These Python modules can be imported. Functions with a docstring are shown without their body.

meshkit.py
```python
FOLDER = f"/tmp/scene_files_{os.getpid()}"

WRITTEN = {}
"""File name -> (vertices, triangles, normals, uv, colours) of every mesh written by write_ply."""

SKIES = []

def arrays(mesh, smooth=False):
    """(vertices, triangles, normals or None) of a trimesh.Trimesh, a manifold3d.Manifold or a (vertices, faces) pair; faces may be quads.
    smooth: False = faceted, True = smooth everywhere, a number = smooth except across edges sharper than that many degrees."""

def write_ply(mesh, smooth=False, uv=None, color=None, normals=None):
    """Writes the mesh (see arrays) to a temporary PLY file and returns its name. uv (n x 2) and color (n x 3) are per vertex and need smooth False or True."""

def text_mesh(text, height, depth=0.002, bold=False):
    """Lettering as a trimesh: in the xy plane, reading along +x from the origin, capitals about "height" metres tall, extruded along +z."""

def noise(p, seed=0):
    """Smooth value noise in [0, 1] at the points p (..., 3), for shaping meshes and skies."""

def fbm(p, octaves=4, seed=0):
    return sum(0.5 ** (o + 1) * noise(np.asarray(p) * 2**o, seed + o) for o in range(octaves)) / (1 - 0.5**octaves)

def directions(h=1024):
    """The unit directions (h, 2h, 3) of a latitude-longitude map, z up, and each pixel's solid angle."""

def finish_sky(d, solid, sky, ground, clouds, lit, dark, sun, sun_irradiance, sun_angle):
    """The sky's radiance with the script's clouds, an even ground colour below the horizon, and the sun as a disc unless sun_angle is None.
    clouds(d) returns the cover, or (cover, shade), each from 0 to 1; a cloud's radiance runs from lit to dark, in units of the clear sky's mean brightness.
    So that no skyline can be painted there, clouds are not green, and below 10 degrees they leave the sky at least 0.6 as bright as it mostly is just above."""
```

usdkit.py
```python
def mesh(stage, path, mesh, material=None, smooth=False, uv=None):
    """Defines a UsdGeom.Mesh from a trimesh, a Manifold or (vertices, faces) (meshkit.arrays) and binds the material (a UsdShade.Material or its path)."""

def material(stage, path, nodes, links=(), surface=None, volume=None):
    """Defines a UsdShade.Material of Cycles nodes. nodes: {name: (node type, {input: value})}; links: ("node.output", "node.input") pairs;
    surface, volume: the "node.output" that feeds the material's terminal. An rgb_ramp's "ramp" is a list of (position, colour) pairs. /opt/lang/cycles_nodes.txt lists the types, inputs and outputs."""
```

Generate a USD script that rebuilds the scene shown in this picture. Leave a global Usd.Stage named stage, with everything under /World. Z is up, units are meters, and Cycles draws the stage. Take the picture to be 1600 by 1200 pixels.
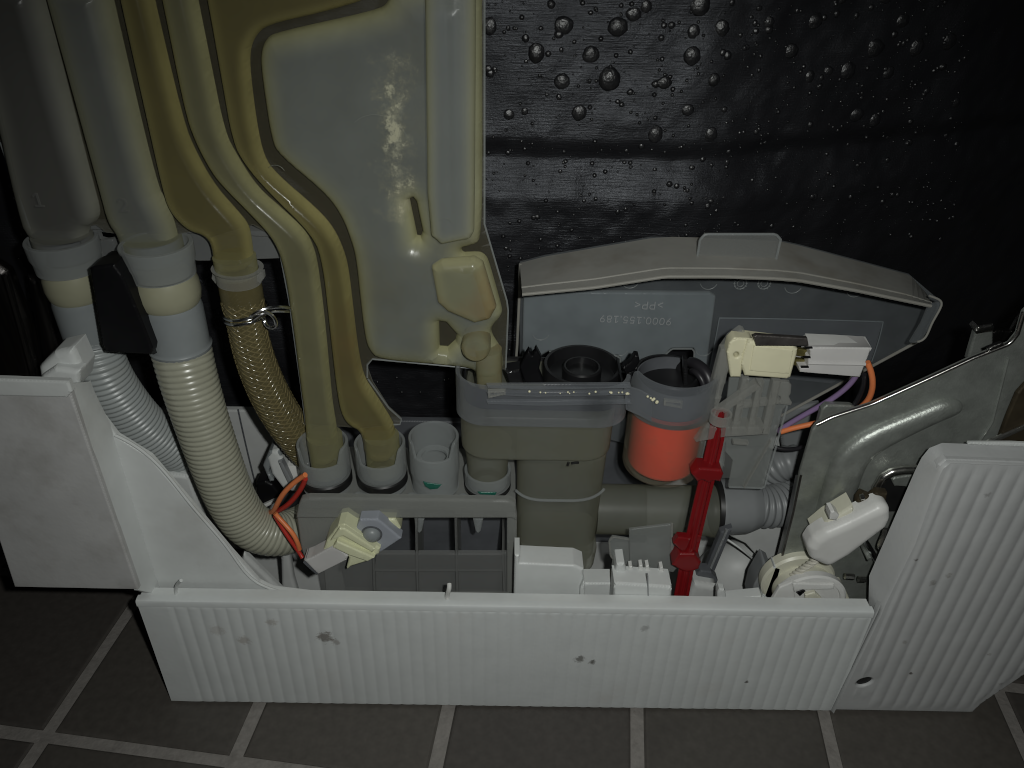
import math, random
import numpy as np, trimesh, usdkit, meshkit
from pxr import Usd, UsdGeom, UsdLux, UsdShade, Gf, Sdf
from scipy.spatial import Delaunay, ConvexHull
import shapely
from shapely.geometry import Polygon, Point, LineString
random.seed(7); rng = np.random.default_rng(7)
stage = Usd.Stage.CreateInMemory()
UsdGeom.SetStageUpAxis(stage, UsdGeom.Tokens.z); UsdGeom.SetStageMetersPerUnit(stage, 1.0)
UsdGeom.Xform.Define(stage, '/World'); UsdGeom.Scope.Define(stage, '/World/Looks')

# ------------------------------------------------------------------ camera, flash, ambient, exposure
F = 1230.0                                             # focal length in photo pixels (1600 wide)
D = np.array([-50, 1860, F]); D /= np.linalg.norm(D)   # "down" as the lens sees it
_b = .012; X = np.array([1, (50 - F*_b)/1860, _b]); X -= D*(X @ D); X /= np.linalg.norm(X)
Zw = -D; Yw = np.cross(Zw, X); R = np.stack([X, Yw, Zw])
C = -(R @ np.array([785-800, 1105-600, F]))/F*0.42      # the foot of the ribbed plinth is the origin
EXPOSURE = 0.0
cam = UsdGeom.Camera.Define(stage, '/World/camera')
cam.CreateHorizontalApertureAttr(36.0); cam.CreateVerticalApertureAttr(27.0)
cam.CreateFocalLengthAttr(36.0*F/1600); cam.CreateClippingRangeAttr(Gf.Vec2f(.01, 50))
cam.CreateExposureAttr(EXPOSURE)
rt, up, bk = R @ [1, 0, 0], R @ [0, -1, 0], R @ [0, 0, -1]
def frame_matrix(o): return Gf.Matrix4d(*rt, 0, *up, 0, *bk, 0, *o, 1)
cam.AddTransformOp().Set(frame_matrix(C))
FLASH = 4.9; AMBIENT = 0.004
flash = UsdLux.SphereLight.Define(stage, '/World/camera_flash')      # the phone's own lamp beside the lens
flash.CreateRadiusAttr(.004); flash.CreateIntensityAttr(FLASH*1000); flash.CreateColorAttr(Gf.Vec3f(.98, 1, .965))
_aim = R @ np.array([20, 300, F]); _aim /= np.linalg.norm(_aim); _r = np.cross(_aim, -R @ np.array([0, 1., 0])); _r /= np.linalg.norm(_r); _u = np.cross(_r, _aim)
_fo = C + rt*.022 + up*.010 + bk*.004                  # the phone is held so that its beam falls on the lower half of the view
flash.AddTransformOp().Set(Gf.Matrix4d(*_r, 0, *_u, 0, *(-_aim), 0, *_fo, 1))
_sh = UsdLux.ShapingAPI.Apply(flash.GetPrim()); _sh.CreateShapingConeAngleAttr(60.0); _sh.CreateShapingConeSoftnessAttr(1.0)
dome = UsdLux.DomeLight.Define(stage, '/World/room_ambient'); dome.CreateIntensityAttr(1.0)
dm = usdkit.material(stage, '/World/Looks/dim_room', {'b': ('background_shader', {'color': (.9, .95, 1), 'strength': AMBIENT})}, [], surface='b.background')
UsdShade.MaterialBindingAPI.Apply(dome.GetPrim()).Bind(dm)

def ray(px, py): return R @ np.array([px-800, py-600, F])
def P(px, py, y):                                      # where the sight line meets the upright plane at depth y
    r = ray(px, py); return C + r*((y - C[1])/r[1])
def PZ(px, py, z):
    r = ray(px, py); return C + r*((z - C[2])/r[2])
def mpp(px, py, y): return float(np.dot(P(px, py, y) - C, -bk))/F
def Zr(px, py, y): return float(P(px, py, y)[2])

# ------------------------------------------------------------------ materials
def mat(name, color, rough=.5, spec=.5, metallic=0, noise=.12, scale=60, bump=0, bscale=400, stain=None, stain_amt=.5, stain_scale=25, stain_lo=.55, stain_hi=.75, stretch=None, scuffs=(), coat=0):
    n = {'g': ('geometry', {}), 'n': ('noise_texture', {'scale': scale, 'detail': 5, 'roughness': .6}),
         'mp': ('mapping', {'scale': stretch or (1, 1, 1)}),
         'r': ('rgb_ramp', {'ramp': [(.3, tuple(c*(1-noise) for c in color)), (.7, tuple(min(1, c*(1+noise)) for c in color))]}),
         'p': ('principled_bsdf', {'roughness': rough, 'specular_ior_level': spec, 'metallic': metallic, 'coat_weight': coat, 'coat_roughness': .15})}
    l = [('g.position', 'mp.vector'), ('mp.vector', 'n.vector'), ('n.fac', 'r.fac')]
    out = 'r.color'
    if stain is not None:
        n['n2'] = ('noise_texture', {'scale': stain_scale, 'detail': 8, 'roughness': .65})
        n['m2'] = ('map_range', {'from_min': stain_lo, 'from_max': stain_hi, 'to_min': 0., 'to_max': stain_amt, 'clamp': True})
        n['x2'] = ('mix_color', {'b': stain})
        l += [('g.position', 'n2.vector'), ('n2.fac', 'm2.value'), ('m2.result', 'x2.fac'), (out, 'x2.a')]; out = 'x2.result'
    if scuffs:                                         # marks with a place of their own
        n['n3'] = ('noise_texture', {'scale': 420., 'detail': 6, 'roughness': .7}); l.append(('g.position', 'n3.vector'))
        for i, (pt, rad, col, amt) in enumerate(scuffs):
            n[f'd{i}'] = ('vector_math', {'math_type': 'distance', 'vector2': tuple(pt)})
            n[f'q{i}'] = ('map_range', {'from_min': rad*.2, 'from_max': rad, 'to_min': .34, 'to_max': -.3, 'clamp': True})
            n[f'a{i}'] = ('math', {'math_type': 'add'})
            n[f'h{i}'] = ('map_range', {'from_min': .58, 'from_max': .8, 'to_min': 0., 'to_max': amt, 'clamp': True})
            n[f'k{i}'] = ('mix_color', {'b': col})
            l += [('g.position', f'd{i}.vector1'), (f'd{i}.value', f'q{i}.value'), (f'q{i}.result', f'a{i}.value1'), ('n3.fac', f'a{i}.value2'),
                  (f'a{i}.value', f'h{i}.value'), (f'h{i}.result', f'k{i}.fac'), (out, f'k{i}.a')]; out = f'k{i}.result'
    l.append((out, 'p.base_color'))
    if bump:
        n['nb'] = ('noise_texture', {'scale': bscale, 'detail': 4}); n['bp'] = ('bump', {'strength': bump, 'distance': .0006})
        l += [('mp.vector', 'nb.vector'), ('nb.fac', 'bp.height'), ('bp.normal', 'p.normal')]
    return usdkit.material(stage, '/World/Looks/'+name, n, l, surface='p.BSDF')

def frost(name, color, opacity=.5, edge=.4, rough=.3, spec=.5, edge_color=None, tint=(1, 1, 1), stain=None, stain_amt=.5, stain_scale=30, lo=.5, hi=.7, band=None, vary=.12, trans=.25, bump=.12, power=1.5, seam=0):
    """milky plastic: what lies behind shows through; seen edge-on the wall is longer and so denser and yellower"""
    n = {'g': ('geometry', {}), 'lw': ('layer_weight', {'blend': .5}), 'pw': ('math', {'math_type': 'power', 'value2': power}),
         'n': ('noise_texture', {'scale': 45., 'detail': 5, 'roughness': .6}),
         'op': ('map_range', {'from_min': 0., 'from_max': 1., 'to_min': opacity, 'to_max': min(1, opacity+edge), 'clamp': True}),
         'nv': ('map_range', {'from_min': .3, 'from_max': .7, 'to_min': 1-vary, 'to_max': 1+vary, 'clamp': True}),
         'ml': ('math', {'math_type': 'multiply', 'use_clamp': True}),
         'c': ('mix_color', {'a': color, 'b': edge_color or color}),
         'p': ('principled_bsdf', {'roughness': rough, 'specular_ior_level': spec}), 'tl': ('translucent_bsdf', {}),
         'ms': ('mix_closure', {'fac': trans}), 't': ('transparent_bsdf', {'color': tint}), 'm': ('mix_closure', {}),
         'nb': ('noise_texture', {'scale': 260., 'detail': 3}), 'bp': ('bump', {'strength': bump, 'distance': .0005})}
    l = [('lw.facing', 'pw.value1'), ('pw.value', 'op.value'), ('g.position', 'n.vector'), ('n.fac', 'nv.value'), ('op.result', 'ml.value1'), ('nv.result', 'ml.value2'),
         ('pw.value', 'c.fac'), ('g.position', 'nb.vector'), ('nb.fac', 'bp.height'), ('bp.normal', 'p.normal')]
    if seam:                                           # light rim of plastic seen in profile, painted in by nearness to the seam
        n.update({'at': ('attribute', {'attribute': 'seam'}), 'sm': ('math', {'math_type': 'multiply', 'value2': seam}), 'mx': ('math', {'math_type': 'maximum', 'use_clamp': True})})
        l = [q for q in l if q[0] != 'pw.value'] + [('at.fac', 'sm.value1'), ('sm.value', 'mx.value1'), ('pw.value', 'mx.value2'), ('mx.value', 'op.value'), ('mx.value', 'c.fac')]
    out, fac = 'c.result', 'ml.value'
    if stain is not None:
        n['n2'] = ('noise_texture', {'scale': stain_scale, 'detail': 6, 'roughness': .6})
        n['m2'] = ('map_range', {'from_min': lo, 'from_max': hi, 'to_min': 0., 'to_max': stain_amt, 'clamp': True})
        n['x2'] = ('mix_color', {'b': stain})
        l += [('g.position', 'n2.vector'), ('n2.fac', 'm2.value'), ('m2.result', 'x2.fac'), (out, 'x2.a')]; out = 'x2.result'
    if band is not None:                               # limescale crust: ragged streak along an upright line of the tank
        (x0, w, z0, z1, bc) = band
        n.update({'sx': ('separate_xyz', {}), 'bs': ('math', {'math_type': 'subtract', 'value2': x0}), 'ba': ('math', {'math_type': 'absolute'}),
                  'bf': ('map_range', {'from_min': 0., 'from_max': w, 'to_min': .165, 'to_max': -.22, 'clamp': True}),
                  'bz': ('map_range', {'range_type': 'smoothstep', 'from_min': z0, 'from_max': z0+.02, 'to_min': -.4, 'to_max': 0., 'clamp': True}),
                  'bz2': ('map_range', {'range_type': 'smoothstep', 'from_min': z1-.015, 'from_max': z1, 'to_min': 0., 'to_max': -.4, 'clamp': True}),
                  'bn': ('noise_texture', {'scale': 120., 'detail': 9, 'roughness': .75}), 'b1': ('math', {'math_type': 'add'}), 'b2': ('math', {'math_type': 'add'}), 'b3': ('math', {'math_type': 'add'}),
                  'bm': ('map_range', {'from_min': .535, 'from_max': .72, 'to_min': 0., 'to_max': .85, 'clamp': True}), 'bx': ('mix_color', {'b': bc}), 'bo': ('math', {'math_type': 'maximum', 'use_clamp': True})})
        l += [('g.position', 'sx.vector'), ('sx.x', 'bs.value1'), ('bs.value', 'ba.value1'), ('ba.value', 'bf.value'), ('sx.z', 'bz.value'), ('sx.z', 'bz2.value'), ('g.position', 'bn.vector'),
              ('bf.result', 'b1.value1'), ('bn.fac', 'b1.value2'), ('b1.value', 'b2.value1'), ('bz.result', 'b2.value2'), ('b2.value', 'b3.value1'), ('bz2.result', 'b3.value2'),
              ('b3.value', 'bm.value'), ('bm.result', 'bx.fac'), (out, 'bx.a'), (fac, 'bo.value1'), ('bm.result', 'bo.value2')]
        out, fac = 'bx.result', 'bo.value'
    l += [(out, 'p.base_color'), (out, 'tl.color'), ('p.BSDF', 'ms.closure1'), ('tl.BSDF', 'ms.closure2'), ('t.BSDF', 'm.closure1'), ('ms.closure', 'm.closure2'), (fac, 'm.fac')]
    return usdkit.material(stage, '/World/Looks/'+name, n, l, surface='m.closure')

DIRT = (.20, .18, .15)
white = mat('white_plastic', (.62, .64, .63), .42, .45, noise=.05, stain=(.42, .41, .38), stain_amt=.35, bump=.10)
sc = lambda px, py, r, a=.9, col=(.07, .06, .05): (P(px, py, 0), r, col, a)
white_ribbed = mat('white_ribbed_plastic', (.62, .645, .64), .45, .4, noise=.05, stain=(.44, .42, .39), stain_amt=.4, stain_scale=30, bump=.12,
    scuffs=[sc(508, 995, .009, .75, (.14, .12, .10)), sc(524, 1003, .005, .5, (.2, .17, .15)), sc(340, 985, .008, .35, (.34, .3, .26)), sc(425, 972, .006, .45, (.3, .26, .22)), sc(382, 1000, .007, .5, (.3, .26, .22)), sc(905, 1029, .006, .7), sc(925, 1034, .004, .8), sc(1007, 980, .005, .35), sc(1167, 1065, .0025)])
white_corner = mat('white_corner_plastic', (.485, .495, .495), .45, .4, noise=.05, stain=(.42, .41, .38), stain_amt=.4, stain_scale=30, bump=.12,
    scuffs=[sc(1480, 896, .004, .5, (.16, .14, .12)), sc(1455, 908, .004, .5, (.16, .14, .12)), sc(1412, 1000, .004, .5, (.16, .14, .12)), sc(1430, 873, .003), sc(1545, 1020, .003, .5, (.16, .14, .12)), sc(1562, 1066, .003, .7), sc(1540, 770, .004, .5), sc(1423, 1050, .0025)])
white_scuffed = mat('white_scuffed_plastic', (.48, .48, .475), .5, .35, noise=.06, stain=(.30, .29, .27), stain_amt=.55, stain_scale=45, stain_lo=.48, stain_hi=.72, bump=.15)
tray_white = mat('tray_white', (.52, .53, .52), .45, .4, noise=.08, stain=(.30, .29, .27), stain_amt=.5, stain_scale=30)
cream = mat('cream_plastic', (.68, .65, .46), .45, .4, noise=.05, stain=(.5, .47, .33), stain_amt=.4, stain_scale=90)
pale_green = mat('pale_green_plastic', (.66, .67, .45), .4, .5, noise=.05, stain=(.5, .5, .34), stain_amt=.4, stain_scale=90)
white_nylon = mat('white_nylon', (.66, .66, .64), .35, .5, noise=.04, stain=(.5, .5, .46), stain_amt=.3, bump=.1, scuffs=[(P(1365, 826, .008), .0035, (.05, .05, .05), .9), (P(1348, 845, .008), .003, (.05, .05, .05), .9), (P(1336, 853, .008), .002, (.05, .05, .05), .8)])
cream_white = mat('cream_white_nylon', (.62, .61, .50), .4, .5, noise=.05, stain=(.4, .4, .3), stain_amt=.4)
grey_blue = mat('grey_blue_plastic', (.30, .32, .36), .4, .5, noise=.06)
grey_plug = mat('grey_white_plug', (.52, .51, .50), .5, .4, noise=.05)
hose_grey = mat('hose_grey', (.36, .385, .38), .35, .5, noise=.05, stain=(.33, .33, .29), stain_amt=.35)
hose_cream = mat('hose_beige_grey', (.36, .36, .285), .3, .6, noise=.05, stain=(.25, .24, .17), stain_amt=.45)
cuff_grey = mat('cuff_grey', (.23, .25, .255), .4, .45, noise=.06)
seal_cream = mat('seal_cream', (.31, .305, .215), .35, .5, noise=.06, stain=(.27, .26, .15), stain_amt=.4)
black_plastic = mat('black_plastic', (.006, .006, .007), .4, .2, noise=.2)
black_rubber = mat('black_rubber', (.012, .012, .012), .45, .4, noise=.3)
black_gloss = mat('black_gloss_plastic', (.012, .012, .013), .3, .5, noise=.2)
dark_grey_plastic = mat('dark_grey_plastic', (.10, .105, .115), .45, .4, noise=.15, bump=.2)
grey_pipe = mat('grey_pipe_plastic', (.22, .23, .235), .4, .45, noise=.08)
red_plastic = mat('red_plastic', (.19, .006, .008), .35, .5, noise=.1)
orange_float_m = mat('orange_red_plastic', (.66, .085, .05), .5, .4, noise=.1, stain=(.42, .10, .06), stain_amt=.6, stain_scale=120)
wire_orange = mat('orange_wire', (.75, .22, .08), .4, .4, noise=.05)
wire_red = mat('dark_red_wire', (.42, .03, .02), .4, .4, noise=.05)
wire_violet = mat('violet_wire', (.25, .17, .32), .45, .4, noise=.05)
wire_black = mat('black_wire', (.018, .017, .02), .4, .4, noise=.1)
steel = mat('galvanised_steel', (.33, .35, .325), .42, .5, metallic=.62, noise=.16, scale=130, bump=.25, bscale=900, stain=(.20, .22, .17), stain_amt=.5, stain_scale=25)
steel_bright = mat('bright_steel', (.62, .61, .58), .25, .5, metallic=1, noise=.1, bump=.1, bscale=900)
steel_dark = mat('dark_steel', (.16, .15, .145), .32, .5, metallic=1, noise=.35, scale=30, stretch=(12, 12, 1), bump=.2)
rusty = mat('rusty_steel', (.055, .043, .026), .6, .4, metallic=.5, noise=.4, scale=70, stain=(.12, .06, .02), stain_amt=.8, stain_scale=40)
brass = mat('dull_brass', (.22, .19, .07), .4, .5, metallic=.8, noise=.2)
chrome = mat('chrome_wire', (.62, .63, .64), .18, .5, metallic=1, noise=.05)
green_m = mat('dark_green_plastic', (.01, .10, .07), .3, .6, noise=.2)
tile_m = [mat(f'dark_tile_{w}', c, .42, .4, noise=.14, scale=220, bump=.2, bscale=300, stain=(.045, .04, .036), stain_amt=.5, stain_scale=18) for w, c in
          (('a', (.076, .069, .061)), ('b', (.069, .062, .056)), ('c', (.083, .075, .066)))]
grout_m = mat('grey_grout', (.23, .215, .20), .85, .2, noise=.14, scale=260, bump=.6, bscale=500, stain=(.12, .11, .10), stain_amt=.6, stain_scale=70)
bitumen = None                                         # defined with the wall

YEL = (.36, .335, .15); YEDGE = (.46, .43, .22)
clear_grey = frost('clear_grey_plastic', (.33, .35, .34), .42, .5, edge_color=(.45, .46, .44), rough=.32)
clear_dark = frost('dark_clear_plastic', (.26, .28, .31), .14, .55, edge_color=(.40, .42, .42), rough=.35)
tank_tube_clear = frost('tank_tube_clear', (.20, .205, .215), .16, .9, edge_color=(.42, .42, .34), power=1.2, seam=.85, rough=.28)
tank_tube_pale = frost('tank_tube_pale', (.27, .29, .29), .32, .9, edge_color=(.48, .47, .28), power=1.2, seam=.85, rough=.28)
tank_yellow = frost('tank_yellow', (.22, .19, .075), .34, .9, edge_color=(.50, .45, .19), seam=.85, rough=.22, power=1.15, vary=.2, spec=.6, stain=(.30, .20, .075), stain_amt=.75, stain_scale=16, lo=.5, hi=.66)
tank_olive = frost('tank_olive', (.265, .255, .15), .38, .85, edge_color=(.54, .52, .27), seam=.85, rough=.22, power=1.15, vary=.2, spec=.6, stain=(.30, .25, .11), stain_amt=.4, stain_scale=18)
x_lime = P(616, 200, .043)[0]
tank_body_m = frost('tank_body', (.32, .35, .335), .34, .9, edge_color=(.52, .50, .25), seam=.85, rough=.25, power=1.35, vary=.2, stain=(.36, .33, .18), stain_amt=.55, stain_scale=14, lo=.52, hi=.72,
                    band=(x_lime, .017, Zr(640, 410, .04), Zr(615, 30, .04), (.60, .58, .41)))
tank_lower_m = frost('tank_lower', (.32, .315, .19), .42, .6, edge_color=(.48, .46, .27), seam=.85, rough=.25, stain=(.36, .27, .13), stain_amt=.8, stain_scale=26, lo=.46, hi=.6)
flange_m = frost('tank_flange', (.10, .09, .055), .30, .5, edge_color=(.60, .60, .55), rough=.4)
strip_m = frost('clear_strip', (.24, .25, .25), .5, .5, edge_color=(.5, .5, .48))
cup_m = frost('cup_plastic', (.43, .46, .46), .32, .55, edge_color=(.52, .54, .53), rough=.35)
box_m = frost('box_plastic', (.37, .38, .36), .46, .4, edge_color=(.42, .43, .40), rough=.4)
box_clear = frost('box_clear_wall', (.30, .305, .30), .32, .5, edge_color=(.40, .41, .39), rough=.4)
sump_m = frost('sump_plastic', (.27, .28, .235), .40, .45, edge_color=(.33, .32, .22), rough=.4, stain=(.22, .21, .13), stain_amt=.5, stain_scale=22)
rim_m = frost('rim_plastic', (.26, .28, .31), .20, .6, edge_color=(.46, .48, .48), rough=.3, stain=(.10, .11, .12), stain_amt=.6, stain_scale=40, lo=.55, hi=.7)
float_wall = frost('float_chamber_plastic', (.30, .25, .18), .02, .45, edge_color=(.42, .40, .30), rough=.35)
hood_m = frost('hood_plastic', (.42, .41, .37), .72, .28, edge_color=(.48, .48, .45), rough=.5, stain=(.30, .27, .22), stain_amt=.6, stain_scale=35)
letter_m = frost('hood_lettering', (.42, .44, .45), .85, .1, rough=.35)
tab_m = frost('hood_tab', (.30, .31, .30), .34, .5, edge_color=(.5, .5, .48), rough=.4)
hood_plate_m = frost('hood_plate', (.20, .22, .235), .26, .5, vary=.3, edge_color=(.40, .42, .42), rough=.35)
hood_pad_m = frost('hood_raised_pad', (.30, .34, .36), .50, .45, vary=.3, edge_color=(.40, .42, .42), rough=.35)
braid_tube_m = frost('braided_tube', (.15, .127, .058), .85, .15, edge_color=(.24, .21, .11), rough=.25, spec=.6)
braid_m = mat('braid_thread', (.16, .132, .062), .15, 1.0, noise=.1)
bracket_m = frost('bracket_plastic', (.42, .42, .39), .30, .65, edge_color=(.52, .53, .50), rough=.35)

# ------------------------------------------------------------------ object helpers
_names = {}
def numbered(parent, name):
    k = _names.get((parent, name), 0); _names[(parent, name)] = k+1
    return f'{parent}/{name}' if k == 0 else f'{parent}/{name}_{k:03d}'
def tag(o, label=None, cat=None, group=None, kind=None):
    for k, v in (('label', label), ('category', cat), ('group', group), ('kind', kind)):
        if v: o.SetCustomDataByKey(k, v)
    return o
def thing(name, label, cat, group=None, kind=None):
    x = UsdGeom.Xform.Define(stage, numbered('/World', name))
    return tag(x.GetPrim(), label, cat, group, kind)
def obj(name, mesh, m, parent=None, smooth=32):
    if isinstance(mesh, list): mesh = trimesh.util.concatenate(mesh)
    path = numbered(str(parent.GetPath()) if parent else '/World', name)
    return usdkit.mesh(stage, path, mesh, m, smooth=smooth).GetPrim()

# ------------------------------------------------------------------ shape helpers
def plane_poly(px, y, rc=0, holes=()):
    g = Polygon([(P(a, b, y)[0], P(a, b, y)[2]) for a, b in px]).buffer(0)
    if rc: g = g.buffer(-rc).buffer(2*rc).buffer(-rc)
    for h in holes: g = g.difference(Polygon([(P(a, b, y)[0], P(a, b, y)[2]) for a, b in h]).buffer(0))
    return g
def chaikin(p, n=2):
    p = np.array(p, float)
    for _ in range(n): q = np.roll(p, -1, 0); p = np.stack([p*.75+q*.25, p*.25+q*.75], 1).reshape(-1, 2)
    return p
def ring_points(g, step):
    out = []
    for q in getattr(g, 'geoms', [g]):
        if q.is_empty: continue
        for r in [q.exterior, *q.interiors]:
            n = max(4, int(r.length/step)); out += [r.interpolate(k/n, normalized=True).coords[0] for k in range(n)]
            if step > 0 and r.length/step < 4000: out += list(r.coords[:-1])
    return out
def pad(g, y, th, Rr=.0008, H=None, step=.0015, levels=(0, .08, .25, .55, 1), grid=None, disp=None, back=None):
    """a slab in the plane y whose front edge rolls over with radius Rr (height H); th = depth behind the front"""
    H = Rr if H is None else H
    pts = []
    for t in levels:
        pts += ring_points(g.buffer(-t*Rr, join_style=1) if t else g, step)
    if grid:
        x0, z0, x1, z1 = g.bounds
        gx, gz = np.meshgrid(np.arange(x0, x1, grid[0]), np.arange(z0, z1, grid[1])); q = np.c_[gx.ravel(), gz.ravel()]
        inn = g.buffer(-Rr*1.05); pts += [tuple(v) for v in q[shapely.contains_xy(inn, q[:, 0], q[:, 1])]]
    pts = np.unique(np.round(np.array(pts), 6), axis=0)
    tri = Delaunay(pts).simplices
    cen = pts[tri].mean(1)
    gb = g.buffer(2e-6)
    tri = tri[shapely.contains_xy(gb, cen[:, 0], cen[:, 1])]
    e = pts[tri]; ar = np.cross(e[:, 1]-e[:, 0], e[:, 2]-e[:, 0])
    tri = tri[np.abs(ar) > 1e-12]; ar = ar[np.abs(ar) > 1e-12]
    tri = np.where((ar > 0)[:, None], tri, tri[:, ::-1])          # (x,z) ccw -> normal -y
    d = shapely.distance(g.boundary, shapely.points(pts))
    u = 1 - np.clip(d/Rr, 0, 1)
    yy = y + H*(1-np.sqrt(np.clip(1-u*u, 0, 1)))
    if disp is not None: yy = yy + disp(pts[:, 0], pts[:, 1], d)
    fr = np.c_[pts[:, 0], yy, pts[:, 1]]
    if back: bky = y + th - back*(np.sqrt(np.clip(1-u*u, 0, 1)))*-1 - back
    else: bky = np.full(len(pts), y+th)
    bc = np.c_[pts[:, 0], bky, pts[:, 1]]
    n = len(pts)
    ed = np.vstack([tri[:, [0, 1]], tri[:, [1, 2]], tri[:, [2, 0]]]); key = {tuple(v) for v in ed}
    bd = np.array([v for v in ed if (v[1], v[0]) not in key])
    skirt = np.vstack([np.c_[bd[:, 1], bd[:, 0], bd[:, 0]+n], np.c_[bd[:, 1], bd[:, 0]+n, bd[:, 1]+n]])
    m = trimesh.Trimesh(np.vstack([fr, bc]), np.vstack([tri, tri[:, ::-1]+n, skirt]), process=False)
    used = np.zeros(len(m.vertices), bool); used[m.faces.ravel()] = True
    seam = np.r_[d, d][used]; m.remove_unreferenced_vertices(); m.metadata['seam'] = seam; return m
def padpx(px, y, th, Rr=.0008, rc=0, holes=(), **k): return pad(plane_poly(px, y, rc, holes), y, th, Rr, **k)
def smooth_path(p, n=60):
    from scipy.interpolate import CubicSpline
    p = np.array(p, float); t = np.r_[0, np.cumsum(np.linalg.norm(np.diff(p, axis=0), axis=1))]
    q = CubicSpline(t, p)(np.linspace(0, t[-1], n)); return q
def tube(path, r, n=14, caps=True, closed=False):
    p = np.array(path, float); m = len(p); r = np.full(m, r) if np.ndim(r) == 0 else np.array(r)
    T = np.gradient(p, axis=0) if not closed else np.roll(p, -1, 0)-np.roll(p, 1, 0); T /= np.linalg.norm(T, axis=1, keepdims=True)
    a = np.array([0, -1, 0.]) if abs(T[0][1]) < .9 else np.array([1., 0, 0])
    N = np.empty_like(p); v = a - T[0]*(a @ T[0]); N[0] = v/np.linalg.norm(v)
    for i in range(1, m): v = N[i-1]-T[i]*(N[i-1] @ T[i]); N[i] = v/np.linalg.norm(v)
    B = np.cross(T, N); th = np.linspace(0, 2*np.pi, n, endpoint=False)
    V = p[:, None]+r[:, None, None]*(np.cos(th)[None, :, None]*N[:, None]+np.sin(th)[None, :, None]*B[:, None]); V = V.reshape(-1, 3)
    f = []
    i = np.arange(m if closed else m-1)[:, None]*n; j = np.arange(n)[None]; k = (j+1) % n; i2 = (i+n) % (m*n)
    A = np.stack([i+j, i+k, i2+k], -1).reshape(-1, 3); Bq = np.stack([i+j, i2+k, i2+j], -1).reshape(-1, 3); f = np.vstack([A, Bq])
    if caps and not closed:
        V = np.vstack([V, p[:1], p[-1:]]); q = np.arange(n); c0, c1 = m*n, m*n+1
        f = np.vstack([f, np.c_[np.full(n, c0), (q+1) % n, q], np.c_[np.full(n, c1), (m-1)*n+q, (m-1)*n+(q+1) % n]])
    return trimesh.Trimesh(V, f, process=False)
def wire(px, r, n=50, k=8):
    """px: (px, py, depth) triples"""
    return tube(smooth_path([P(*q) for q in px], n), r, k)
def lathe(c0, c1, prof, n=40, cut=None):
    """closed profile [(t 0..1 along c0-c1, radius)] turned about the axis; cut(angle) -> drop of the t=1 end"""
    c0, c1 = np.array(c0, float), np.array(c1, float); ax = c1-c0; L = np.linalg.norm(ax); ax /= L
    a = np.array([0, -1, 0.]) if abs(ax[1]) < .8 else np.array([0, 0, 1.])
    N = a-ax*(a @ ax); N /= np.linalg.norm(N); B = np.cross(ax, N)
    th = np.linspace(0, 2*np.pi, n, endpoint=False); V = []
    for t, r in prof:
        q = c0[None]+ax*L*t+r*(np.cos(th)[:, None]*N+np.sin(th)[:, None]*B)
        if cut is not None: q = q-ax*np.array([cut(v)*max(0, t-.35)/.65 for v in th])[:, None]
        V.append(q)
    V = np.vstack(V); m = len(prof); f = []
    for i in range(m-1):
        q = np.arange(n); k = (q+1) % n
        f += [np.c_[i*n+q, i*n+k, (i+1)*n+k], np.c_[i*n+q, (i+1)*n+k, (i+1)*n+q]]
    return trimesh.Trimesh(V, np.vstack(f), process=False)
def hull(pts): return trimesh.Trimesh(np.array(pts)).convex_hull if False else trimesh.convex.convex_hull(np.array(pts))
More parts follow.
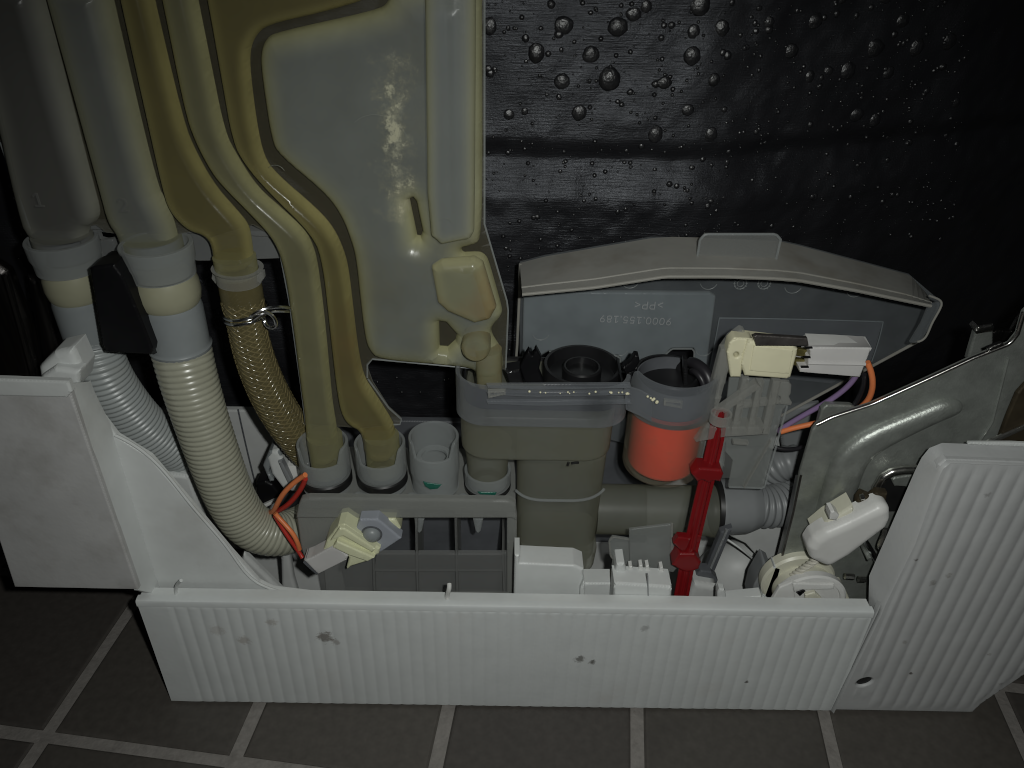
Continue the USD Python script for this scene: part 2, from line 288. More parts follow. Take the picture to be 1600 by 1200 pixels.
def bar(px0, px1, w, y, th, r=.0006):
    """upright strip between two picture points in the plane y, w metres wide"""
    a, b = P(*px0, y), P(*px1, y)
    g = LineString([(a[0], a[2]), (b[0], b[2])]).buffer(w/2, cap_style=2)
    return pad(g, y, th, r, step=.004, levels=(0, .3, 1))
def upright(plan, z0, z1, taper=1.0, rings=8, wave=None):
    """closed upright solid over a plan outline [(x, y)], scaled by taper at its foot"""
    g = Polygon(plan); g = g.buffer(-.0025).buffer(.0025) if g.area > 1e-4 else g
    n = 72; e = g.exterior; b = np.array([e.interpolate(k/n, normalized=True).coords[0] for k in range(n)]); c = b.mean(0)
    if Polygon(b).exterior.is_ccw is False: b = b[::-1]
    zs = np.r_[z0, z0+.0008, np.linspace(z0+.002, z1-.002, rings), z1-.0008, z1]; V = []
    for z in zs:
        t = (z-z0)/(z1-z0); s = taper+(1-taper)*t
        if z in (z0, z1): s *= .965
        elif z < z0+.001 or z > z1-.001: s *= .988
        V.append(np.c_[c+(b-c)*s, np.full(n, z)])
    V = np.vstack(V+[[[*c, z0]], [[*c, z1]]]); f = []; m = len(zs); q = np.arange(n); k = (q+1) % n
    for i in range(m-1): f += [np.c_[i*n+q, i*n+k, (i+1)*n+k], np.c_[i*n+q, (i+1)*n+k, (i+1)*n+q]]
    f += [np.c_[np.full(n, m*n), k, q], np.c_[np.full(n, m*n+1), (m-1)*n+q, (m-1)*n+k]]
    return trimesh.Trimesh(V, np.vstack(f), process=False)
def shell_wall(plan, z0, z1, th, zt=None):
    """an open-topped wall standing on a plan outline: outer face, rim and inner face; zt(x) = height of the rim"""
    n = 120; g = Polygon(plan); b = np.array([g.exterior.interpolate(k/n, normalized=True).coords[0] for k in range(n)])
    if not g.exterior.is_ccw: b = b[::-1]
    t = np.roll(b, -1, 0)-np.roll(b, 1, 0); t /= np.linalg.norm(t, axis=1, keepdims=True); inn = np.c_[-t[:, 1], t[:, 0]]
    top = np.array([z1 if zt is None else zt(*v) for v in b]); q = np.arange(n); k = (q+1) % n
    V = np.vstack([np.c_[b, np.full(n, z0)], np.c_[b, top-.0004], np.c_[b+inn*.0004, top], np.c_[b+inn*(th-.0004), top], np.c_[b+inn*th, top-.0004], np.c_[b+inn*th, np.full(n, z0)]])
    f = []
    for i in range(6):
        j = (i+1) % 6; f += [np.c_[i*n+q, i*n+k, j*n+k], np.c_[i*n+q, j*n+k, j*n+q]]
    return trimesh.Trimesh(V, np.vstack(f), process=False)
def ruled(A, B, th):
    """thin sheet between two 3-D polylines"""
    A, B = np.array(A, float), np.array(B, float); n = len(A)
    nn = np.cross(B[0]-A[0], A[-1]-A[0]); nn /= np.linalg.norm(nn); nn *= -np.sign(nn @ (C-A[0])) or 1
    V = np.vstack([A, B, A+nn*th, B+nn*th]); f = []
    for i in range(n-1):
        f += [[i, i+1, n+i+1], [i, n+i+1, n+i], [2*n+i, 3*n+i+1, 2*n+i+1], [2*n+i, 3*n+i, 3*n+i+1], [i, 2*n+i+1, i+1], [i, 2*n+i, 2*n+i+1], [n+i, n+i+1, 3*n+i+1], [n+i, 3*n+i+1, 3*n+i]]
    f += [[0, n, 3*n], [0, 3*n, 2*n], [n-1, 4*n-1, 2*n-1], [n-1, 3*n-1, 4*n-1]]
    m = trimesh.Trimesh(V, f, process=False)
    if np.dot(m.face_normals[0], C-A[0]) < 0: m.invert()
    return m
def text_on_plane(txt, px, py, y, h, rot=0):
    t = meshkit.text_mesh(txt, h, .0005); v = t.vertices.copy(); v[:, 0] -= v[:, 0].mean(); v[:, 1] -= (v[:, 1].min()+v[:, 1].max())/2
    c, s = math.cos(rot), math.sin(rot); o = P(px, py, y)
    t.vertices = np.c_[o[0]+v[:, 0]*c-v[:, 1]*s, o[1]-v[:, 2], o[2]+v[:, 0]*s+v[:, 1]*c]; return t
def ring(px, py, y, r, w=.0003, a0=0, a1=2*math.pi):
    o = P(px, py, y); th = np.linspace(a0, a1, 36); p = np.c_[o[0]+r*np.cos(th), np.full(36, o[1]), o[2]+r*np.sin(th)]
    return tube(p, w, 6, caps=True)
def vx(px, py, y0): return P(px, py, y0)[0]


# ================================================================== the setting: tiled floor and the black tub wall
floor = tag(UsdGeom.Xform.Define(stage, '/World/floor').GetPrim(), 'dark brown square floor tiles with wide grey grout joints', 'floor', kind='structure')
gs = trimesh.creation.box((1.6, 1.3, .004)); gs.apply_translation((0, .2, -.0035)); obj('grout_bed', gs, grout_m, floor)
tu, tv = np.array([.9925, -.1219, 0]), np.array([.1219, .9925, 0]); o0 = np.array([-.2326, -.02, 0])
for j in range(-1, 2):
    for i in range(-2, 6):
        c = o0+tu*(i+.5)*.1+tv*(j+.5)*.1+np.array([rng.normal(0, .0003), rng.normal(0, .0003), rng.normal(0, .00012)]); h = .0465; V = []
        for s, z in ((h, -.004), (h, -.0009), (h-.0011, -.0001), (h-.002, 0)):
            V += [c+tu*s*a+tv*s*b+np.array([0, 0, z]) for a, b in ((-1, -1), (1, -1), (1, 1), (-1, 1))]
        obj('tile', hull(V), tile_m[(i*2+j*3) % 3], floor, smooth=False)

yW = .118
def wall_y(x, z):
    zc, zl = Zr(950, 214, yW), Zr(950, 258, yW)
    zb = Zr(950, 312, yW); t = np.clip((zc-z)/(zc-zl), 0, 1); d = .007*(t*t*(3-2*t)); s = np.clip((zl-z)/(zl-zb), 0, 1); d = d-.0065*s+np.clip(zb-z, 0, 1)*.16*np.clip((zb-z)/.01, 0, 1)
    xf = P(1120, 100, yW)[0]; right = np.log1p(np.exp((x-xf)/.006))*.006*.38
    p = np.c_[x*55, z*55, 0*x]; q = np.c_[x*22+9, z*22, 0*x]
    return yW+d+right+.0042*(meshkit.fbm(q, 3, seed=3)-.5)+.0034*(meshkit.fbm(p*1.25, 3, seed=5)-.5)+.05*np.clip(-.2-x, 0, 1)
xs = np.arange(-.36, .42, .0017); zs = np.arange(.03, .40, .0017)
gx, gz = np.meshgrid(xs, zs); wy = wall_y(gx.ravel(), gz.ravel()); nx, nz = len(xs), len(zs)
ii = (np.arange(nz-1)[:, None]*nx+np.arange(nx-1)[None]).ravel()
wf = np.vstack([np.c_[ii, ii+1, ii+nx+1], np.c_[ii, ii+nx+1, ii+nx]])
wn = {'g': ('geometry', {}), 'mp': ('mapping', {'scale': (60, 1, 1500), 'rotation': (0, .3, 0)}), 'n': ('noise_texture', {'scale': 1., 'detail': 4, 'distortion': 1.2}),
      'n2': ('noise_texture', {'scale': 900., 'detail': 4, 'roughness': .7}), 'ad': ('math', {'math_type': 'add'}), 'bp': ('bump', {'strength': .55, 'distance': .0006}),
      'nr': ('noise_texture', {'scale': 28., 'detail': 4}), 'rr': ('map_range', {'from_min': .3, 'from_max': .7, 'to_min': .34, 'to_max': .5, 'clamp': True}),
      'p': ('principled_bsdf', {'base_color': (.014, .014, .016), 'specular_ior_level': .75, 'roughness': .4, 'specular_tint': (.88, .92, 1.0)})}
bitumen = usdkit.material(stage, '/World/Looks/black_bitumen', wn, [('g.position', 'mp.vector'), ('mp.vector', 'n.vector'), ('g.position', 'n2.vector'), ('n.fac', 'ad.value1'), ('n2.fac', 'ad.value2'),
      ('ad.value', 'bp.height'), ('bp.normal', 'p.normal'), ('g.position', 'nr.vector'), ('nr.fac', 'rr.value'), ('rr.result', 'p.roughness')], surface='p.BSDF')
blister_m = mat('black_blister', (.011, .011, .0125), .36, .8, noise=.3, bump=.6, bscale=800)
wall = thing('tub_wall', 'black bitumen coated tub wall with blisters behind all the parts', 'wall', kind='structure')
obj('bitumen_sheet', trimesh.Trimesh(np.c_[gx.ravel(), wy, gz.ravel()], wf, process=False), bitumen, wall, smooth=True)
def blister(px, py, r, hgt):
    x, _, z = P(px, py, yW); m = trimesh.creation.icosphere(subdivisions=2 if r > .0022 else 1); v = m.vertices.copy()
    v[:, 1] = np.sign(v[:, 1])*np.abs(v[:, 1])**1.15; sx, sz = r*(1+rng.uniform(-.12, .12)), r*(1+rng.uniform(-.12, .12))
    v = v*(1+.22*(meshkit.noise(v*2.2+rng.uniform(0, 50, 3))-.5)[:, None]); v = v*[sx, hgt, sz]+[x, float(wall_y(np.array([x]), np.array([z]))[0]), z]; m.vertices = v
    obj('blister', m, blister_m, wall, smooth=True)
big = [(880, 40, 14), (965, 42, 14), (838, 82, 13), (923, 86, 13), (878, 127, 12), (952, 124, 19), (905, 176, 11), (1082, 88, 13), (1038, 130, 10), (1085, 50, 9), (1130, 46, 11), (1116, 126, 10), (1024, 210, 12), (1112, 212, 10),
       (990, 22, 10), (1010, 10, 8), (1095, 8, 14), (795, 180, 9), (820, 175, 6), (765, 40, 11), (1210, 40, 9), (1293, 44, 12), (1347, 5, 10), (1428, 8, 12), (1250, 90, 12), (1405, 95, 14), (1490, 100, 13), (1460, 53, 11), (1355, 130, 13), (1285, 135, 9), (1435, 140, 10), (1555, 95, 12), (1375, 207, 12), (1410, 220, 10), (1320, 128, 8), (1075, 172, 9), (1575, 205, 9)]
for a, b, r in big: blister(a, b, r*.00031, r*.00012)
kk = 0
while kk < 210:
    a, b = rng.uniform(758, 1600), rng.uniform(0, 470)
    if b > 330 and rng.random() < .45: continue
    if b > 400 and 800 < a < 1480: continue
    r = rng.choice([3, 4, 5, 6, 7], p=[.25, .3, .25, .13, .07]); blister(a, b, r*.00028, r*.00017); kk += 1
    if rng.random() < .3: blister(a+rng.uniform(-12, 12), b+rng.uniform(-8, 8), r*.00024, r*.00015); kk += 1
for _ in range(14): blister(rng.uniform(560, 800), rng.uniform(560, 650), .001, .0008)
for _ in range(14): blister(rng.uniform(0, 45), rng.uniform(300, 420), .001, .0008)

sp_ = []
for _ in range(800):
    a, b = rng.uniform(758, 1600), rng.uniform(0, 440)
    x, _, z = P(a, b, yW); m = trimesh.creation.icosphere(subdivisions=1, radius=rng.choice([.0003, .0005, .0008, .0012], p=[.4, .35, .18, .07])); m.apply_translation([x, float(wall_y(np.array([x]), np.array([z]))[0]), z]); sp_.append(m)
tag(obj('speck', sp_, blister_m, wall, smooth=True), kind='stuff')

# ================================================================== white base of the machine
tray = thing('base_tray', 'white moulded plastic floor tray inside the machine base', 'tray')
m = trimesh.creation.box((.39, .112, .004)); m.apply_translation((.030, .060, .008)); obj('tray_floor', m, tray_white, tray)
obj('back_wall', padpx([(250, 640), (410, 642), (430, 644), (430, 990), (250, 990)], .112, .004, .0012), tray_white, tray)
obj('shaded_back_wall', padpx([(431, 648), (600, 657), (1010, 664), (1010, 990), (431, 990)], .114, .004, .0012), dark_grey_plastic, tray)  # same back wall; dark grey paints in the shadow of sump and tank
obj('back_wall', padpx([(1011, 666), (1300, 672), (1300, 990), (1011, 990)], .112, .004, .0012), tray_white, tray)
obj('wall_seam', wire([(372, 640, .1115), (383, 690, .1115), (400, 760, .1115)], .0005), dark_grey_plastic, tray)
obj('rib', padpx([(438, 862), (452, 866), (458, 905), (470, 945), (440, 945)], .05, .004, .002), tray_white, tray)
obj('rib', padpx([(380, 866), (440, 925), (430, 945), (350, 945)], .035, .004, .002), tray_white, tray)
c0 = P(1160, 905, .078); dm_ = trimesh.creation.icosphere(subdivisions=4); dm_.vertices = dm_.vertices*[.030, .020, .028]+c0; obj('dome', dm_, tray_white, tray, smooth=True)
obj('dome_seam', wire([(1128, 838, .066), (1150, 852, .060), (1175, 872, .060), (1190, 885, .064)], .0006), white, tray)
obj('side_wall', padpx([(1150, 818), (1222, 812), (1218, 880), (1196, 884), (1165, 850), (1140, 838)], .062, .004, .001), tray_white, tray)
obj('post', padpx([(1196, 884), (1206, 890), (1190, 940), (1172, 940), (1178, 915)], .03, .012, .001), grey_pipe, tray)
obj('post', padpx([(1210, 884), (1222, 888), (1206, 944), (1188, 944)], .022, .006, .001), white, tray)
obj('cross_wall', padpx([(1130, 938), (1190, 932), (1200, 950), (1130, 952)], .02, .006, .001), white, tray)
obj('peg', padpx([(1121, 926), (1124, 921), (1132, 922), (1135, 930), (1133, 950), (1120, 950)], .012, .004, .001), white, tray)
obj('clip_block', padpx([(1070, 945), (1085, 912), (1120, 918), (1122, 950)], .03, .01, .003), tray_white, tray)

# ribbed plinth
x0, x1 = P(212, 937, 0)[0], P(1367, 957, 0)[0]-.0006; zt = .0800
fx0 = x0+.0135
def ribs(x): return np.abs(np.cos(np.pi*(x-fx0)/.0062))**.8
xs = np.unique(np.round(np.r_[x0, x0+.0006, np.arange(fx0, x1-.0008, .0062/10), x1-.0005, x1], 6)); zr = np.array([.0010, .0016, .004, .02, .04, .06, .0735, .0752, .0762, .0785, .0795, zt])
amp = np.interp(zr, [.001, .004, .0735, .0752], [.5, 1, 1, 0]); off = np.interp(zr, [.0752, .0762, .0785, .0795, .0800], [0, -.0008, -.0008, -.0004, .0006]); off[0] = .0006
gx, gz = np.meshgrid(xs, zr); body = (xs > fx0)*1.0
yy = -.00040*ribs(gx)*amp[:, None]*body[None]+off[:, None]+.0004*(meshkit.fbm(np.c_[gx.ravel()*20, gz.ravel()*20, 0*gx.ravel()], 2)-.5).reshape(gx.shape)
nx, nz = len(xs), len(zr); V = np.c_[gx.ravel(), yy.ravel(), gz.ravel()]; ii = (np.arange(nz-1)[:, None]*nx+np.arange(nx-1)[None]).ravel()
f = np.vstack([np.c_[ii, ii+1, ii+nx+1], np.c_[ii, ii+nx+1, ii+nx]])
n0 = len(V); Vb = np.c_[gx.ravel(), np.full(len(V), .003), gz.ravel()]
edge = np.r_[np.arange(nx), np.arange(1, nz)*nx+nx-1, (nz-1)*nx+np.arange(nx-2, -1, -1), np.arange(nz-2, -1, -1)*nx]
sk = np.vstack([np.c_[edge[:-1]+n0, edge[1:]+n0, edge[1:]], np.c_[edge[:-1]+n0, edge[1:], edge[:-1]]])
plinth = thing('ribbed_plinth', 'long white ribbed plastic plinth panel with dirt scuffs standing on the dark tiles', 'panel')
obj('ribbed_face', trimesh.Trimesh(np.vstack([V, Vb]), np.vstack([f, f[:, ::-1]+n0, sk]), process=False), white_ribbed, plinth, smooth=35)
m = trimesh.creation.box((x1-x0-.002, .0068, .0024)); m.apply_translation(((x0+x1)/2, .0043, zt-.0013)); obj('top_ledge', m, white, plinth)
obj('hook', wire([(276, 932, .004), (275, 920, .004), (278, 912, .003), (283, 907, .001)], .0008), white, plinth)
obj('hook', wire([(699, 936, .003), (700, 926, .003), (702, 916, .003), (702, 912, .004)], .0011), white_nylon, plinth)

# right corner panel
corner = thing('ribbed_side_cover', 'tall white ribbed corner panel with a round screw hole at its foot', 'panel')
inner = [(1298, 1110), (1372, 956), (1424, 845), (1467, 728), (1478, 719), (1680, 726), (1680, 1000), (1600, 1056), (1536, 1099), (1520, 1114)]
hole = [(1351+12.5*math.cos(t)-2*math.sin(t), 1066+6.2*math.sin(t)-2*math.cos(t)) for t in np.linspace(0, 2*np.pi, 24)]
def cdisp(x, z, d): return -.0007*np.abs(np.cos(np.pi*(x-.184)/.0068))**.8*np.clip((d-.0035)/.002, 0, 1)*(x > .184)*np.clip((z-.016)/.003+ (x > .195)*5, 0, 1)
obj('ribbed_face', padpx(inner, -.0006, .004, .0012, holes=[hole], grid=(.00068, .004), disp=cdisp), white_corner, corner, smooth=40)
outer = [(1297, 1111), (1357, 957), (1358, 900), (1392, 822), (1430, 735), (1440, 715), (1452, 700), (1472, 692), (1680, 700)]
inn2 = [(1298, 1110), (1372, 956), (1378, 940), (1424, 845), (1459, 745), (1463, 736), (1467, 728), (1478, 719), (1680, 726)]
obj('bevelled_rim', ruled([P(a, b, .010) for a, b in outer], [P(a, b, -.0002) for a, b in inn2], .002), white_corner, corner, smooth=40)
th_ = trimesh.creation.cylinder(radius=.0039, height=.012, sections=24); th_.apply_transform(trimesh.transformations.rotation_matrix(math.pi/2, (1, 0, 0))); th_.apply_translation(P(1351, 1066, 0)+np.array([0, .0068, 0])); obj('dark_hole_disc', th_, black_rubber, corner)  # black disc just behind the face paints the dark of the hole
obj('rim_lug', padpx([(1513, 695), (1514, 692), (1580, 692), (1640, 694), (1640, 700)], .0085, .0015, .0005), white, corner)

# left rear plate, return and gusset
lp = thing('rear_base_plate', 'smooth scuffed white base plate with a triangular gusset at the left', 'panel')
yp = -.004
obj('outer_plate', padpx([(-140, 592), (105, 601), (216, 922), (22, 918), (-20, 790), (-140, 640)], yp, .003, .0009), white_scuffed, lp)
obj('top_lip', padpx([(-140, 588), (106, 597), (112, 613), (104, 622), (-140, 616)], yp-.0012, .003, .001), white, lp)
obj('return_wall', ruled([P(a, b, yp+.0008) for a, b in ((105, 600), (142, 705), (180, 815), (216, 922))], [P(a, b, .012) for a, b in ((140, 596), (182, 682), (218, 805), (256, 931))], .0018), white, lp)
obj('gusset', padpx([(136, 600), (150, 640), (182, 682), (235, 715), (298, 788), (360, 862), (405, 912), (425, 922), (490, 930), (490, 945), (256, 945)], .0105, .003, .0012), white, lp)
obj('gusset_edge', tube(smooth_path([P(*q, .0100) for q in ((180, 680), (235, 715), (298, 788), (360, 862), (405, 912), (430, 922), (490, 930))], 60), .0007, 8), white, lp)
obj('wall_strip', padpx([(250, 740), (296, 745), (330, 850), (300, 850)], .05, .004, .002), white, lp)
fb = thing('corner_block', 'small white plastic block behind the top edge of the left base plate', 'block')
obj('block', padpx([(58, 575), (82, 552), (112, 545), (128, 580), (124, 604), (62, 606)], .010, .012, .003), white, fb); obj('ledge', padpx([(62, 590), (84, 575), (124, 580), (122, 604), (62, 606)], .006, .006, .002), white, fb)

# steel post at far left, black bracket
fp = thing('steel_post', 'dark shiny steel corner post at the far left edge', 'post')
obj('face', padpx([(-60, 380), (10, 425), (40, 500), (62, 600), (20, 640), (-60, 640)], .075, .003, .006), steel_dark, fp)
obj('flange', padpx([(40, 430), (62, 440), (90, 560), (70, 610), (60, 560)], .082, .003, .003), steel_dark, fp)
obj('fold', wire([(8, 430, .074), (34, 520, .074), (56, 606, .074)], .0016), steel_dark, fp)
bb = thing('black_bracket', 'matt black plastic bracket wedged between the two big hoses', 'bracket')
obj('front_face', padpx([(139, 420), (145, 417), (178, 413), (190, 430), (212, 480), (238, 545), (236, 555), (165, 551), (158, 538)], .022, .010, .0012), black_plastic, bb)
obj('side_face', ruled([P(178, 413, .0235), P(212, 480, .0235), P(240, 548, .0235)], [P(197, 404, .045), P(226, 470, .045), P(262, 560, .045)], .002), black_plastic, bb)
obj('top_clip', padpx([(164, 402), (186, 401), (198, 416), (200, 440), (180, 440), (150, 417)], .034, .006, .002), black_plastic, bb)

# ================================================================== the moulded water tank with its channels
yT = .05
tank = thing('water_tank', 'tall milky yellowed plastic water tank with five moulded channels', 'water tank')
c1 = [(-60, -30), (0, 170), (27, 297), (50, 378), (138, 378), (140, 352), (152, 345), (158, 330), (147, 290), (72, 0), (65, -30)]
c2 = [(72, -30), (80, 0), (162, 300), (172, 340), (188, 362), (192, 384), (280, 380), (275, 352), (262, 318), (244, 285), (178, 0), (172, -30)]
c3 = [(186, -30), (192, 0), (225, 150), (258, 300), (268, 325), (284, 345), (302, 359), (322, 364), (333, 378), (337, 426), (398, 419), (393, 370), (388, 350), (374, 332), (336, 290), (305, 235), (287, 190), (242, 0), (236, -30)]
c4 = [(250, -30), (257, 0), (291, 170), (306, 215), (328, 258), (347, 285), (400, 338), (430, 372), (445, 412), (460, 510), (471, 600), (477, 640), (482, 720), (530, 720), (527, 670), (520, 630), (517, 600), (508, 500), (497, 412), (490, 385), (478, 360), (440, 325), (402, 292), (370, 242), (351, 205), (330, 100), (310, 0), (304, -30)]
c5 = [(320, -30), (327, 0), (348, 120), (365, 218), (385, 255), (420, 296), (490, 364), (505, 408), (516, 510), (526, 600), (533, 640), (545, 658), (566, 668), (571, 715), (620, 715), (618, 668), (608, 648), (582, 608), (570, 590), (561, 555), (552, 480), (545, 420), (538, 392), (523, 358), (498, 328), (430, 270), (412, 243), (401, 190), (391, 110), (391, 78), (399, 56), (418, 38), (500, 20), (586, -5), (592, -30)]
body = [(612, -30), (608, 4), (588, 16), (432, 50), (416, 60), (408, 82), (411, 120), (425, 215), (437, 240), (510, 300), (535, 335), (550, 375), (557, 402), (565, 480), (571, 525), (577, 543), (592, 558), (690, 566), (742, 572), (742, 585), (786, 585), (785, 545), (767, 520), (769, 506), (785, 490), (784, 478), (766, 415), (760, 398), (745, 391), (664, 401), (659, 397), (668, 392), (745, 381), (751, 368), (754, 300), (753, 0), (753, -30)]
notch = [(686, 498), (697, 500), (714, 519), (712, 530), (700, 541), (687, 540)]; slot = [(640, 309), (646, 306), (651, 312), (661, 360), (658, 368), (652, 367)]
flange = [(-84, -34), (0, 222), (52, 372), (60, 380), (150, 352), (165, 364), (250, 372), (300, 362), (330, 372), (395, 352), (420, 366), (438, 397), (452, 470), (470, 600), (478, 664), (540, 668), (566, 670), (625, 663), (627, 655), (607, 637), (582, 598), (574, 576), (574, 568), (582, 561), (745, 576), (790, 578), (794, 485), (792, 470), (757, 350), (757, -34)]
gf = plane_poly(flange, yT); obj('flange', pad(gf, yT, .0014, .0004, step=.003, levels=(0, 1), grid=(.006, .006)), flange_m, tank, smooth=25)
for k_, e in enumerate(([(0, 222), (52, 372), (60, 380)], [(438, 397), (452, 470), (470, 600), (478, 664)], [(574, 590), (574, 570), (582, 561), (745, 576)], [(575, 592), (607, 637), (627, 655), (625, 663), (608, 664)], [(757, -34), (757, 350), (792, 470), (794, 485), (790, 578)])):
    q_ = np.array([P(a, b, yT) for a, b in e]); obj('flange_edge', tube(q_, .00042 if k_ else .0003, 6), cup_m, tank)  # paler tubes paint in the light caught by the cut edges
LV = (0, .03, .1, .22, .4, .62, .82, 1)
def seamed(name, mesh, m, parent, w):
    o = obj(name, mesh, m, parent, smooth=True); v = np.clip(1-mesh.metadata['seam']/w, 0, 1)**1.5
    UsdGeom.PrimvarsAPI(UsdGeom.Mesh(o)).CreatePrimvar('seam', Sdf.ValueTypeNames.FloatArray, 'vertex').Set([float(q) for q in v]); return o
def channel(name, poly, m, Rr, H, rc=.0012, th=.0006, holes=(), w=.0042):
    return seamed(name, pad(plane_poly(chaikin(poly), yT, rc, holes), yT-H, H+th, Rr, H, step=.0012, levels=LV, grid=(.0016, .0016)), m, tank, w)
tag(channel('channel', c1, tank_tube_clear, .0085, .0100, w=.0075), 'dark clear channel'); channel('channel', c2, tank_tube_pale, .0085, .0100, w=.0080)
channel('channel', c3, tank_yellow, .0052, .0070); channel('channel', c4, tank_olive, .0052, .0070); tag(channel('channel', c5, tank_yellow, .0050, .0070), 'amber stained channel')
channel('reservoir', body, tank_body_m, .0120, .0085, rc=.0015, holes=[notch, slot], w=.0105)
seamed('overflow_column', pad(plane_poly([(664, -30), (744, -30), (742, 300), (741, 360), (735, 371), (690, 380), (674, 366), (668, 300)], yT-.008, .002), yT-.0125, .005, .0042, .0045, step=.0014, levels=LV, grid=(.001, .003), disp=lambda x, z, d: .00035*np.sin(x*2*np.pi/.0052)*np.clip((d-.004)/.003, 0, 1)), tank_tube_pale, tank, .006)
seamed('outlet_chamber', pad(plane_poly([(674, 414), (690, 404), (742, 400), (755, 408), (776, 478), (766, 496), (742, 502), (700, 484), (684, 470)], yT-.008, .002), yT-.0125, .005, .0045, .0045, step=.0014, levels=LV, grid=(.002, .003)), tank_lower_m, tank, .006)
pc = P(744, 538, yT-.008); obj('elbow', lathe(pc+[0, .006, 0], pc-[0, .006, 0], [(0, .0064), (.7, .0064), (.9, .0059), (1, .0048), (1, 0)], 36), tank_lower_m, tank)
a, b = P(763, 545, .044), P(765, 602, .044); obj('spout', lathe(b, a, [(0, 0), (0, .0052), (.1, .0058), (1, .0060), (1, 0)], 30), tank_lower_m, tank)
for (px, py, t) in ((58, 312, '1'), (194, 320, '2')): obj('moulded_number', text_on_plane(t, px, py, yT-.0098, .0055), tank_tube_clear, tank, smooth=False)
# stubs that leave the channels
for (cx, cy0, cy1, r0, m_) in ((96, 366, 402, 43, tank_tube_clear), (236, 370, 405, 44, tank_tube_pale), (366, 400, 432, 32, tank_olive), (507, 680, 748, 26, tank_olive), (596, 680, 745, 26, tank_olive)):
    k = mpp(cx, cy1, yT); p0, p1 = P(cx, cy0, yT-.003), P(cx+ (cy1-cy0)*.12, cy1, yT-.003)
    p1 = p0+np.array([0, 0, p1[2]-p0[2]]); obj('stub', lathe(p1, p0, [(0, 0), (0, r0*k*.94), (.1, r0*k), (1, r0*k), (1, 0)], 36), m_, tank)
for (cx, cy, r) in ((432, 272, .0035), (695, 352, .003), (590, 230, .012)): obj('mould_mark', ring(cx, cy, yT-.0081 if cx < 660 else yT-.0126, r, .00012, .4, 2.3), tank_tube_pale, tank)

st = thing('mounting_strip', 'clear plastic mounting strip behind the lower ends of the tank tubes', 'strip')
obj('strip', padpx([(120, 352), (158, 345), (190, 346), (250, 360), (436, 366), (441, 404), (330, 408), (310, 408), (230, 400), (185, 402), (130, 402)], yT+.006, .002, .0006, holes=[[(155, 363), (184, 366), (187, 377), (170, 375), (158, 372)]]), strip_m, st)
obj('tongue', padpx([(150, 378), (176, 374), (182, 392), (172, 404), (158, 404)], yT+.003, .003, .001), strip_m, st)
obj('lip', padpx([(120, 350), (436, 363), (437, 371), (120, 358)], yT+.003, .006, .0006), strip_m, st)

# ================================================================== two corrugated hoses
def corrugated(path, r, pitch, depth, n=28):
    q = np.array(path); L = np.r_[0, np.cumsum(np.linalg.norm(np.diff(q, axis=0), axis=1))]; s = np.arange(0, L[-1], pitch/8)
    q = np.c_[[np.interp(s, L, q[:, k]) for k in range(3)]].T; w = (.5+.5*np.cos(2*np.pi*s/pitch))**.7
    rr = np.interp(s, np.linspace(0, L[-1], len(np.atleast_1d(r))), np.atleast_1d(r)); return tube(q, rr-depth*(1-w), n)
h1 = thing('drain_hose', 'grey corrugated hose under the dark left tank tube, turning in behind the other hose', 'hose')
def coupling(t, cx, cy, y, rows, rr, mats):
    """cup, seal and cuff stacked down a nearly upright axis; rows are picture rows on the axis"""
    k = mpp(cx, cy, y); top = P(cx, rows[0], y)
    zz = [Zr(cx, v, y) for v in rows]; ax = lambda z: np.array([top[0], y, z])
    obj('cup', lathe(ax(zz[1]), ax(zz[0]), [(0, rr[0]*k*.80), (0, rr[0]*k*.93), (.35, rr[0]*k*.95), (.5, rr[0]*k), (.97, rr[0]*k*1.02), (1, rr[0]*k), (1, rr[0]*k*.90), (.5, rr[0]*k*.88), (0, rr[0]*k*.80)], 48), mats[0], t)
    obj('seal', lathe(ax(zz[2]), ax(zz[1]), [(0, 0), (0, rr[1]*k*.90), (.12, rr[1]*k*.97), (.4, rr[1]*k*1.02), (.75, rr[1]*k), (1, rr[1]*k*.93), (1, 0)], 48), mats[1], t)
    obj('cuff', lathe(ax(zz[3]), ax(zz[2]), [(0, 0), (0, rr[2]*k*.86), (.05, rr[2]*k*.93), (.13, rr[2]*k*1.0), (.18, rr[2]*k*1.02), (.24, rr[2]*k*.96), (.9, rr[2]*k*.98), (1, rr[2]*k*.94), (1, 0)], 48), mats[2], t)
    return ax(zz[3])
b1 = coupling(h1, 95, 400, .048, (372, 418, 462, 540), (52, 45, 44), (cup_m, seal_cream, cuff_grey))
p1 = [b1+[0, 0, .003], P(158, 575, .046), P(186, 622, .048), P(222, 664, .052), P(268, 698, .060), P(330, 728, .072)]
obj('corrugated_tube', corrugated(smooth_path(p1, 80), [.0118, .0118, .0116, .0116], .0025, .0007), hose_grey, h1, smooth=60)
h2 = thing('drain_hose', 'beige corrugated hose under the second tank tube, bending at the bottom in front', 'hose')
b2 = coupling(h2, 243, 400, .040, (380, 428, 472, 552), (54, 51, 50), (cup_m, seal_cream, cuff_grey))
p2 = [b2+[0, 0, .003], P(303, 620, .036), P(326, 690, .035), P(346, 745, .035), P(368, 792, .036), P(400, 826, .038), P(436, 834, .043), P(475, 820, .055), P(520, 800, .07)]
obj('corrugated_tube', corrugated(smooth_path(p2, 90), [.0128, .0122, .0120, .0118, .0115, .0112], .0026, .00042), hose_cream, h2, smooth=60)

